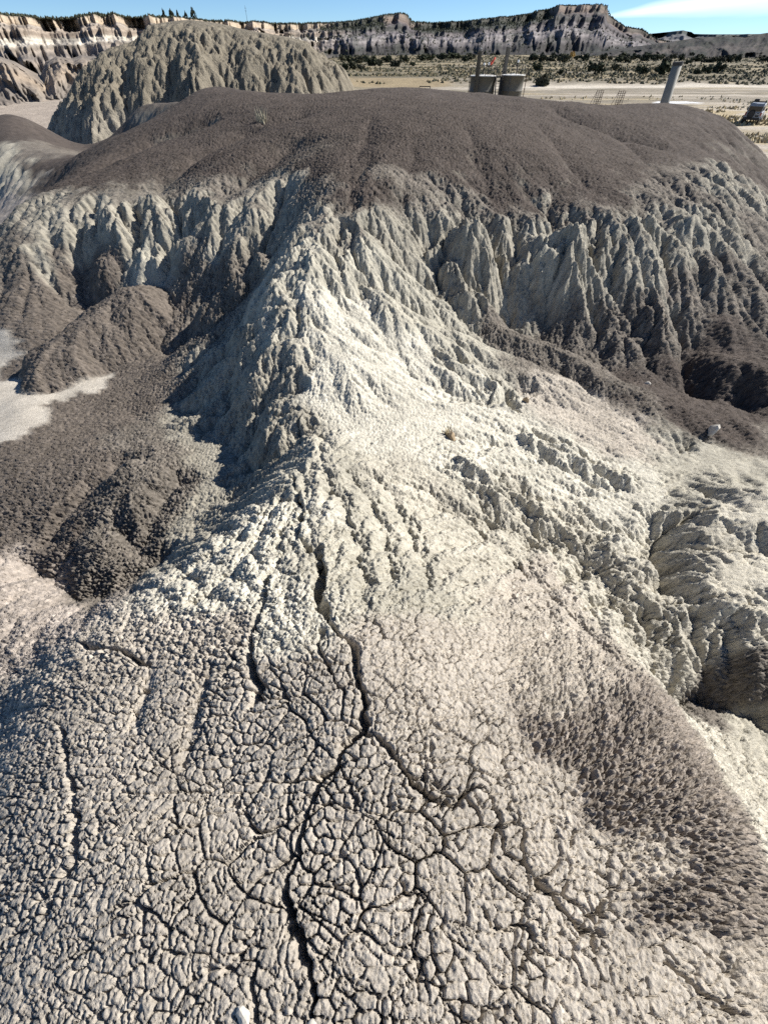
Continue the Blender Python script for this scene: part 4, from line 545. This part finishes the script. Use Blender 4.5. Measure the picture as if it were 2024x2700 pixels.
def lathe(bm, prof, n=40, c=(0, 0)):
    rings = []
    for r, z in prof: rings.append([bm.verts.new((c[0] + r * math.cos(k * 2 * math.pi / n), c[1] + r * math.sin(k * 2 * math.pi / n), z)) for k in range(n)])
    for a, b in zip(rings, rings[1:]):
        for k in range(n): bm.faces.new((a[k], a[(k + 1) % n], b[(k + 1) % n], b[k]))
    bm.faces.new(rings[0][::-1]); bm.faces.new(rings[-1])
def empty(name, loc, rz=0.):
    o = bpy.data.objects.new(name, None); col.objects.link(o); o.location = loc; o.rotation_euler = (0, 0, rz); o.empty_display_size = .3; return o
M_TANK = flat_mat('tank_paint', (.125, .118, .10), rough=.6, var=.10, scale=1.5)
M_ROOF = flat_mat('tank_roof', (.68, .67, .63), rough=.6, var=.12, scale=3.)
M_STEEL = flat_mat('grey_steel', (.12, .12, .12), rough=.55, metal=.1, var=.15, scale=4.)
M_DARK = flat_mat('dark_steel', (.035, .033, .032), rough=.6, var=.3, scale=6.)
M_RUST = flat_mat('rusty_steel', (.12, .085, .065), rough=.85, var=.35, scale=8.)
M_WHITE = flat_mat('white_paint', (.78, .78, .76), rough=.45, var=.05)
M_BODY = flat_mat('car_paint', (.30, .305, .31), rough=.35, var=.05)
M_RED = flat_mat('windsock_cloth', (.75, .13, .09), rough=.85, var=.12, scale=8.)
M_GLASS = flat_mat('dark_glass', (.008, .009, .011), rough=.06, var=.05, spec=.6)
M_RUBBER = flat_mat('rubber', (.018, .018, .018), rough=.85, var=.2)
M_CHROME = flat_mat('chrome', (.6, .6, .6), rough=.15, metal=1., var=.03)
M_LAMP = flat_mat('red_lens', (.32, .02, .015), rough=.2, var=.1)
M_BARK = flat_mat('bark', (.13, .10, .075), rough=.95, var=.3, scale=3.)

# ------------------------------------------------------------------ the two storage tanks
def tank(x, y, h, r, stack_xy, stack_z0, stack_top, vents, label):
    t = tag(empty('storage_tank', (x, y, VALLEY_Z)), label, 'tank', 'storage tanks at the well site')
    sh = bm_obj('shell', lambda bm: lathe(bm, [(r, 0), (r, h * .33), (r + .012, h * .333), (r, h * .337), (r, h * .66), (r + .012, h * .663), (r, h * .667), (r, h - .06), (r + .05, h - .05), (r + .05, h)]), M_TANK, t, True)
    sh.data.polygons.foreach_set('use_smooth', [True] * len(sh.data.polygons))
    bm_obj('hatch', lambda bm: (box(bm, (r * .35, -r * .96, .75), (.7, .16, .9), -.35, .03),), M_STEEL, sh)
    rf = bm_obj('roof', lambda bm: lathe(bm, [(r + .10, h + .003), (r + .10, h + .07), (r * .6, h + .11), (.12, h + .15), (.12, h + .19)], 36), M_ROOF, t)
    sx, sy = stack_xy
    st = bm_obj('chimney', lambda bm: (lathe(bm, [(.27, stack_z0), (.27, stack_top - .05), (.30, stack_top - .05), (.30, stack_top)], 20, (sx, sy)), tube(bm, (sx, sy, stack_z0 + .25), (sx * .45, sy * .45, stack_z0 + .25), .17)), M_STEEL, t, True)
    bm_obj('chimney_cap', lambda bm: (tube(bm, (sx, sy, stack_top + .14), (sx, sy, stack_top + .30), .30, .05, 16), [tube(bm, (sx + .18 * math.cos(a), sy + .18 * math.sin(a), stack_top - .03), (sx + .18 * math.cos(a), sy + .18 * math.sin(a), stack_top + .16), .015, n=5) for a in (.5, 2.6, 4.7)]), M_STEEL, st)
    for (vx, vy, vh) in vents:
        v = bm_obj('vent_pipe', lambda bm: tube(bm, (vx, vy, h + .15), (vx, vy, h + vh), .06), M_DARK, t)
        bm_obj('vent_cap', lambda bm: lathe(bm, [(.11, h + vh), (.15, h + vh + .06), (.13, h + vh + .2), (.05, h + vh + .26)], 14, (vx, vy)), M_WHITE, v)
    for a in (-2.3, -1.5, -.6):   # rim handrail
        pass
    rl = bm_obj('guard_rail', lambda bm: ([tube(bm, (r * math.cos(a), r * math.sin(a), h), (r * math.cos(a), r * math.sin(a), h + 1.0), .028, n=6) for a in np.radians([-115, -90, -62, -35])],
        [tube(bm, (r * math.cos(a), r * math.sin(a), h + z), (r * math.cos(b), r * math.sin(b), h + z), .024, n=6) for z in (.55, 1.0) for a, b in zip(np.radians([-115, -90, -62]), np.radians([-90, -62, -35]))]), M_DARK, t)
    dr = bm_obj('drain_pipe', lambda bm: (tube(bm, (-r * .42, -r * .97, .1), (-r * .42, -r * .97, h * .985), .045), tube(bm, (r * .1, -r * 1.0, .35), (r * .1, -r * 1.35, .35), .07)), M_STEEL, t)
    return t
TH = 4.17
tank(13.3, 80, TH, 1.62, (-1.05, -1.72), .9, 6.42, ((-.1, -.5, .95), (.55, -.3, .98)), 'left grey storage tank with a tall chimney down its left front')
tank(17.35, 80, TH + .06, 1.5, (-.85, 1.85), .9, 6.75, ((.35, -.2, 1.15),), 'right grey storage tank with its tall chimney standing behind it')
# stair and catwalk between the tanks
cw = tag(empty('access_stair', (15.3, 78.9, VALLEY_Z)), 'dark steel access stair standing between the two grey tanks', 'stair')
for sx in (-.36, .36):
    bm_obj('stringer', lambda bm: tube(bm, (sx, -2.1, .1), (sx, .5, TH), .06, n=8), M_STEEL if sx < 0 else M_DARK, cw)
    bm_obj('handrail', lambda bm: (tube(bm, (sx * 1.15, -2.1, 1.05), (sx * 1.15, .5, TH + .95), .03, n=6), [tube(bm, (sx * 1.15, -2.1 + 2.6 * k / 4, .1 + (TH - .1) * k / 4), (sx * 1.15, -2.1 + 2.6 * k / 4, 1.05 + (TH - .1) * k / 4), .024, n=6) for k in range(5)]), M_DARK, cw)
for k in range(15):
    f_ = (k + .5) / 15; bm_obj('tread', lambda bm: box(bm, (0, -2.1 + 2.6 * f_, .1 + (TH - .1) * f_), (.68, .24, .03)), M_DARK, cw)
bm_obj('platform', lambda bm: box(bm, (0, 1.0, TH - .02), (.76, 1.0, .05)), M_DARK, cw)
bm_obj('toe_panel', lambda bm: (box(bm, (-.40, .9, TH * .5), (.03, .9, TH * .96)), box(bm, (.40, .9, TH * .5), (.03, .9, TH * .96))), M_DARK, cw)
ws = tag(empty('windsock', (14.0, 79.9, VALLEY_Z + TH)), 'red windsock streaming to the right above the left tank', 'windsock')
bm_obj('pole', lambda bm: tube(bm, (0, 0, .1), (0, 0, 1.0), .03, n=8), M_DARK, ws)
bm_obj('hoop', lambda bm: tube(bm, (0, 0, .98), (.05, 0, 1.03), .17, n=14), M_DARK, ws)
bm_obj('sleeve', lambda bm: (tube(bm, (.05, 0, 1.03), (.30, 0, 1.28), .16, .14, 12), tube(bm, (.302, 0, 1.282), (.62, 0, 1.66), .14, .08, 12)), M_RED, ws, True)
for x, yb_, top, lean, lab in ((11.35, 78, 4.7, -.10, 'thin dark steel pole just left of the tanks'), (18.75, 78.2, 5.0, .0, 'thin dark steel pole just right of the tanks')):
    p = tag(empty('guard_pole', (x, yb_, VALLEY_Z)), lab, 'pole')
    bm_obj('post', lambda bm: tube(bm, (0, 0, 0), (lean, 0, top), .05, .04, 8), M_RUST, p); bm_obj('base_plate', lambda bm: box(bm, (0, 0, .02), (.3, .3, .04)), M_RUST, p)
    bm_obj('collar', lambda bm: tube(bm, (lean * .6, 0, top * .6), (lean * .62, 0, top * .62), .075, n=10), M_RUST, p)
# pipe hoop with white canister
hp = tag(empty('pipe_frame', (7.0, 100, VALLEY_Z)), 'thin dark pipe frame standing behind the crest of the hump', 'pipe frame')
bm_obj('crossbar', lambda bm: tube(bm, (-.97, 0, 2.33), (.9, 0, 2.33), .06), M_DARK, hp)
for x in (-.95, .88): bm_obj('upright', lambda bm: tube(bm, (x, 0, 0), (x, 0, 2.30), .06), M_DARK, hp)
dm = tag(empty('white_canister', (7.95, 99.2, VALLEY_Z)), 'small white canister with a domed top beside the pipe frame', 'canister')
bm_obj('body', lambda bm: lathe(bm, [(.42, 0.5), (.42, 1.35), (.36, 1.55), (.2, 1.68), (.05, 1.72)], 24), M_WHITE, dm, True)
for a in (.4, 2.5, 4.6): bm_obj('leg', lambda bm: tube(bm, (.32 * math.cos(a), .32 * math.sin(a), 0), (.3 * math.cos(a), .3 * math.sin(a), .55), .04, n=6), M_DARK, dm)
# two lattice stands
for i, (x, y, lab) in enumerate(((37.0, 100, 'left rusty lattice stand of leaning rungs on the pale pad'), (40.4, 99, 'right rusty lattice stand of leaning rungs on the pale pad'))):
    st = tag(empty('lattice_stand', (x, y, VALLEY_Z), .15), lab, 'steel stand', 'lattice stands on the pad')
    for k in range(4):
        x0 = -.6 + .4 * k; bm_obj('upright', lambda bm: tube(bm, (x0, 0, 0), (x0 + .35, .5, 1.95 - .1 * (k % 2)), .04, n=6), M_RUST, st)
    for k in range(7):
        z = .22 + .26 * k; bm_obj('rung', lambda bm: tube(bm, (-.66 + .18 * z, .256 * z - .02, z), (.66 + .18 * z, .256 * z - .02, z + .04), .028, n=6), M_RUST, st)
    for xb in (-.6, .6): bm_obj('brace', lambda bm: tube(bm, (xb, 1.3, 0), (xb + .33, .46, 1.75), .035, n=6), M_RUST, st)
# tall vent pipe
vp = tag(empty('vent_stack', (24.55, 50, VALLEY_Z)), 'tall pale grey pipe stack with a black cap rising behind the hump', 'pipe stack')
bm_obj('pipe', lambda bm: tube(bm, (0, 0, 0), (-.25, 0, 5.72), .37, .37, 36), flat_mat('pipe_paint', (.22, .213, .19), rough=.7, var=.14, scale=1.2), vp, True)
bm_obj('cap', lambda bm: tube(bm, (-.25, 0, 5.725), (-.26, 0, 5.92), .395, .395, 36), M_DARK, vp)
bm_obj('flange', lambda bm: tube(bm, (0, 0, .02), (0, 0, .12), .55, .55, 30), M_STEEL, vp)

# ------------------------------------------------------------------ parked four-wheel drive, seen from behind
car = tag(empty('parked_car', (49.3, 75.4, VALLEY_Z + .02), math.radians(-37)), 'boxy pale four-wheel drive car parked in dry grass at the right edge', 'car')
def loft(bm, rings):
    vs_ = [[bm.verts.new(p) for p in r] for r in rings]; k = len(rings[0])
    for a, b in zip(vs_, vs_[1:]):
        for i in range(k): bm.faces.new((a[i], a[(i + 1) % k], b[(i + 1) % k], b[i]))
    bm.faces.new(vs_[0][::-1]); bm.faces.new(vs_[-1])
def ring(y, w, z0, z1, c=.08): return [(-w + c, y, z0), (w - c, y, z0), (w, y, z0 + c), (w, y, z1 - c), (w - c, y, z1), (-w + c, y, z1), (-w, y, z1 - c), (-w, y, z0 + c)]
body = bm_obj('body', lambda bm: loft(bm, [ring(-2.2, .86, .5, 1.12), ring(-2.12, .93, .42, 1.18), ring(.75, .95, .42, 1.18), ring(1.9, .93, .44, 1.08), ring(2.25, .84, .5, .98)]), M_BODY, car)
cab = bm_obj('cabin', lambda bm: loft(bm, [ring(-2.13, .84, 1.15, 1.72), ring(-1.95, .83, 1.15, 1.92), ring(-.2, .82, 1.15, 1.95), ring(.35, .80, 1.15, 1.86), ring(1.0, .86, 1.12, 1.24)]), M_BODY, car)
bm_obj('rear_window', lambda bm: box(bm, (0, -2.135, 1.46), (1.46, .05, .46), 0, .02), M_GLASS, cab)
for sx in (-1, 1):
    bm_obj('side_window', lambda bm: (box(bm, (sx * .845, -1.45, 1.5), (.03, 1.0, .42), 0, .01), box(bm, (sx * .84, -.35, 1.5), (.03, .95, .42), 0, .01)), M_GLASS, cab)
    bm_obj('tail_lamp', lambda bm: box(bm, (sx * .84, -2.19, .98), (.14, .05, .32), 0, .015), M_LAMP, body)
    bm_obj('side_mirror', lambda bm: (box(bm, (sx * 1.06, .55, 1.28), (.2, .1, .26), 0, .03), tube(bm, (sx * .86, .55, 1.24), (sx * 1.0, .55, 1.25), .025, n=6)), M_DARK, car)
    for yw in (-1.3, 1.4):
        bm_obj('wheel_arch', lambda bm: tube(bm, (sx * .80, yw, .40), (sx * .965, yw, .40), .46, .46, 24), M_DARK, car)
        w = bm_obj('wheel', lambda bm: tube(bm, (sx * .74, yw, .38), (sx * .99, yw, .38), .38, .38, 24), M_RUBBER, car, False)
        bm_obj('rim', lambda bm: tube(bm, (sx * .98, yw, .38), (sx * 1.0, yw, .38), .23, .2, 18), M_CHROME, w)
bm_obj('bumper', lambda bm: box(bm, (0, -2.27, .55), (1.86, .16, .22), 0, .03), M_DARK, car)
sw = bm_obj('spare_wheel', lambda bm: tube(bm, (-.22, -2.2, .98), (-.22, -2.42, .98), .39, .39, 28), M_RUBBER, car)
bm_obj('cover', lambda bm: tube(bm, (-.22, -2.415, .98), (-.22, -2.44, .98), .34, .3, 28), M_DARK, sw)
bm_obj('number_plate', lambda bm: box(bm, (.5, -2.235, .82), (.36, .02, .16)), M_DARK, car)
bm_obj('door_handle', lambda bm: box(bm, (.52, -2.225, 1.06), (.2, .04, .05)), M_DARK, car)
rk = bm_obj('roof_rack', lambda bm: ([tube(bm, (sx * .72, -1.8, 2.06), (sx * .72, -.1, 2.08), .03, n=6) for sx in (-1, 1)], [tube(bm, (-.74, yk, 2.06), (.74, yk, 2.06), .025, n=6) for yk in (-1.7, -1.1, -.5)], [tube(bm, (sx * .72, yk, 1.9), (sx * .72, yk, 2.06), .025, n=6) for sx in (-1, 1) for yk in (-1.6, -.4)]), M_DARK, car)
bm_obj('cargo_box', lambda bm: box(bm, (-.35, -1.2, 2.2), (.55, .7, .22), 0, .04), M_DARK, rk)
bm_obj('light_bar', lambda bm: box(bm, (.72, -1.75, 2.14), (.16, .16, .2), 0, .03), M_DARK, rk)

# ------------------------------------------------------------------ junipers, cottonwood and the mast
def crown_mesh(seed, nleaf, colr, flat=.8, leaf=.09):
    r = np.random.default_rng(seed); nb = 11
    c = r.normal(0, 1, (nb, 3)); c = c / np.linalg.norm(c, axis=1, keepdims=True) * (.28 * r.random((nb, 1)) + .12) * np.array([1.25, 1.25, .9]); c[:, 2] += .36; rad = .15 + .13 * r.random(nb)
    k = r.integers(0, nb, nleaf); d = r.normal(0, 1, (nleaf, 3)); d /= np.linalg.norm(d, axis=1, keepdims=True)
    p = c[k] + d * (rad[k] * (.55 + .5 * r.random(nleaf)))[:, None]; p[:, 2] = np.abs(p[:, 2] * flat) + .02
    a = np.cross(d, r.normal(0, 1, (nleaf, 3))); a /= np.linalg.norm(a, axis=1, keepdims=True) + 1e-6; b = np.cross(d, a) + .5 * d
    s = leaf * (.6 + .8 * r.random((nleaf, 1)))
    v = np.stack([p - a * s, p + b * s, p + a * s, p - b * s * .6], 1).reshape(-1, 3)
    cc = np.array(colr)[None] * (.7 + .6 * r.random((nleaf, 1))); cc = np.repeat(cc, 4, 0)
    return v, np.arange(nleaf * 4).reshape(-1, 4), cc
CR = []
for i in range(5):
    v, f, c = crown_mesh(900 + i, 420, [(.040, .048, .028), (.048, .055, .03), (.034, .042, .027), (.055, .056, .034), (.044, .046, .03)][i], leaf=.075)
    o = mesh_from_arrays('crown', v, f, M_LEAF, c, smooth=False); tr = bm_obj('trunk', lambda bm: (tube(bm, (0, 0, -.06), (.03, .01, .22), .05, .035, 7), tube(bm, (.03, .01, .2), (.16, .05, .42), .03, .015, 6), tube(bm, (.03, .01, .2), (-.14, -.06, .45), .03, .012, 6), tube(bm, (.02, .01, .2), (.0, .12, .5), .025, .01, 6)), M_BARK)
    CR.append((o.data, tr.data)); bpy.data.objects.remove(o); bpy.data.objects.remove(tr)
ORD = 'first second third fourth fifth sixth seventh eighth ninth tenth eleventh twelfth thirteenth fourteenth fifteenth sixteenth seventeenth eighteenth nineteenth twentieth'.split()
NAMES = {'P': ('dark round juniper on the open scrub plain, {} from the left there', 'junipers scattered on the scrub plain'), 'R': ('dark juniper right of the tall pipe stack, {} from the left', 'junipers right of the pipe stack'),
         'M': ('dark juniper in the treeline left of the tall pipe stack, {} from the left', 'treeline left of the pipe stack'), 'L': ('dark juniper in the treeline just right of the tanks, {} from the left', 'treeline right of the tanks'),
         'K': ('dark juniper between the grey mound and the tanks, {} from the left', 'treeline between the mound and the tanks'), 'W': ('small dark bush on the pale flat at far left, {} from the left', 'bushes on the left flat')}
random.seed(5)
cnt = {}
for (x, y, w, k) in sorted(TREES, key=lambda q: q[0] / q[1]):
    i = cnt.get(k, 0); cnt[k] = i + 1
    z = float(vz_at(np.array([x]), np.array([y]))[0])
    t = empty('juniper', (x, y, z), random.random() * 6.28); t.scale = (w * 1.15, w * 1.15, min(w * 1.05, 4.6))
    tag(t, NAMES[k][0].format(ORD[i]), 'tree', NAMES[k][1])
    cm, tm = CR[random.randrange(5)]
    for nm, me in (('crown', cm), ('trunk', tm)):
        c = bpy.data.objects.new(nm, me); col.objects.link(c); c.parent = t
def single_tree(name, loc, s, seed, colr, label, pine=False):
    t = empty(name, loc); t.scale = s; tag(t, label, 'tree')
    v, f, c = crown_mesh(seed, 420, colr, leaf=.07)
    if pine: v[:, :2] *= (1.05 - np.clip(v[:, 2:3], 0, 1)) * .9
    o = mesh_from_arrays('crown', v, f, M_LEAF, c, smooth=False); o.parent = t
    bm_obj('trunk', lambda bm: (tube(bm, (0, 0, -.1), (.01, 0, .6), .035, .012, 7), tube(bm, (0, 0, .2), (.15, .05, .5), .02, .008, 6), tube(bm, (0, 0, .25), (-.15, -.03, .52), .02, .008, 6)), M_BARK, t)
    return t
single_tree('cottonwood', (152.4, 494.5, float(vz_at(np.array([152.4]), np.array([494.5]))[0])), (5, 5, 6.0), 950, (.42, .27, .09), 'small yellow autumn cottonwood in the treeline below the mesa')
# pines and mast on the left mesa rim
def rim_point(b):
    i = int(np.argmin(np.abs(MB - b))); r = int(np.argmax(MH[:, i] > .985)); return MP[r, i]
for i, (b, h, lab) in enumerate(((-18.9, 7, 'leftmost of the tall pines on the mesa rim left of the mound top'), (-18.35, 8.5, 'second of the tall pines on the mesa rim left of the mound top'), (-17.8, 6.5, 'third of the tall pines on the mesa rim left of the mound top'), (-17.2, 7.5, 'fourth of the tall pines on the mesa rim left of the mound top'), (-16.62, 11, 'tallest pine on the mesa rim just behind the mound top'))):
    p = rim_point(b); single_tree('pine_tree', tuple(p), (h * .55, h * .55, h), 960 + i, (.036, .043, .028), lab, True)['group'] = 'pines on the mesa rim'
p = rim_point(-12.1)
ms = tag(empty('radio_mast', tuple(p)), 'thin lone radio mast on the mesa rim above the mound', 'mast')
bm_obj('mast_pole', lambda bm: tube(bm, (0, 0, -1), (0, 0, 13), .22, .12, 6), M_DARK, ms)
for z in (9, 11): bm_obj('antenna', lambda bm: tube(bm, (-.9, 0, z), (.9, 0, z), .1, n=5), M_DARK, ms)
bm_obj('equipment_box', lambda bm: box(bm, (.8, 0, .6), (1.2, 1, 1.8)), M_DARK, ms)

# ------------------------------------------------------------------ small things on the clay
def surf(x, y):
    r = int(np.argmin(np.abs(ys - y))); c = int(np.argmin(np.abs(GX[r] - x))); return PX[r, c], PY[r, c], PZ[r, c]
def stone(name, xy, s, seed, mat, label, cat='stone', squash=.75):
    def b(bm):
        bmesh.ops.create_icosphere(bm, subdivisions=2, radius=1.0)
        r = np.random.default_rng(seed); ph = r.random((5, 3)) * 6; fr = r.normal(0, 1.6, (5, 3))
        for v in bm.verts:
            d = 1 + .26 * sum(math.sin(v.co.x * f[0] + v.co.y * f[1] + v.co.z * f[2] + q[0]) for f, q in zip(fr, ph)) / 1.5
            v.co *= d * s; v.co.z *= squash
    o = bm_obj(name, b, mat, None, False); p = surf(*xy); o.location = (p[0], p[1], p[2] + s * .15); o.rotation_euler = (seed * .7, seed * .3, seed); tag(o, label, cat); return o
M_STONE = flat_mat('pale_stone', (.55, .51, .44), rough=.9, var=.18, scale=40.)
M_CLOD = flat_mat('brown_clod', (.33, .25, .16), rough=.95, var=.35, scale=30.)
stone('pebble', (-.425, -.345), .021, 31, M_STONE, 'rounded pale pebble lying at the bottom edge beside the crack', 'pebble')
stone('pebble', (-.215, -.36), .012, 32, M_STONE, 'tiny pale pebble right of the larger one at the bottom edge', 'pebble')
stone('clod', (.80, 3.78), .065, 33, M_CLOD, 'brown earth clod among pale rills on the ridge right side', 'clod')
stone('clod', (.93, 3.70), .045, 34, M_STONE, 'small pale clod beside the brown clod on the ridge', 'clod')
stone('stone', (4.87, 4.87), .09, 35, M_STONE, 'pale flat stone on the dark basin slope at right', 'stone', .5)
stone('stone', (4.3, 5.9), .06, 36, M_STONE, 'small pale stone further up on the dark basin floor', 'stone', .5)
stone('stone', (2.0, 4.95), .06, 37, M_CLOD, 'grey-brown clod by the little pit on the white slope', 'stone')
def tuft(xy, n, h, label, colr, seed):
    r = np.random.default_rng(seed); p = surf(*xy); co = []; fa = []
    for k in range(n):
        a = r.random() * 6.28; q = r.normal(0, .25 * h, 2); l = h * (.5 + .7 * r.random()); lean = .35 * l; w = .004 + h * .008
        b0 = np.array([q[0], q[1], -.02]); tip = b0 + np.array([lean * math.cos(a), lean * math.sin(a), l]); sd = np.array([-math.sin(a), math.cos(a), 0]) * w; i = len(co)
        co += [b0 - sd, b0 + sd, (b0 + tip) / 2 + sd * .8 + np.array([0, 0, .1 * l]), (b0 + tip) / 2 - sd * .8 + np.array([0, 0, .1 * l]), tip]; fa += [(i, i + 1, i + 2, i + 3), (i + 3, i + 2, i + 4, i + 4)]
    me = bpy.data.meshes.new('grass_tuft'); me.from_pydata([tuple(c) for c in co], [], [tuple(dict.fromkeys(f)) for f in fa]); me.materials.append(flat_mat('dry_straw', colr, var=.25, scale=30.))
    o = bpy.data.objects.new('grass_tuft', me); col.objects.link(o); o.location = p; tag(o, label, 'grass tuft'); return o
tuft((-3.39, 15.6), 60, .32, 'pale dry grass tuft in a hollow on the dark hump', (.42, .38, .28), 41)
tuft((.76, 3.84), 40, .12, 'short dry straw growing around the brown clod', (.40, .32, .18), 42)
tuft((9.6, 13.0), 40, .25, 'dry grass tuft on the right shoulder of the hump', (.25, .2, .12), 43)
print('done', time.time() - T0)
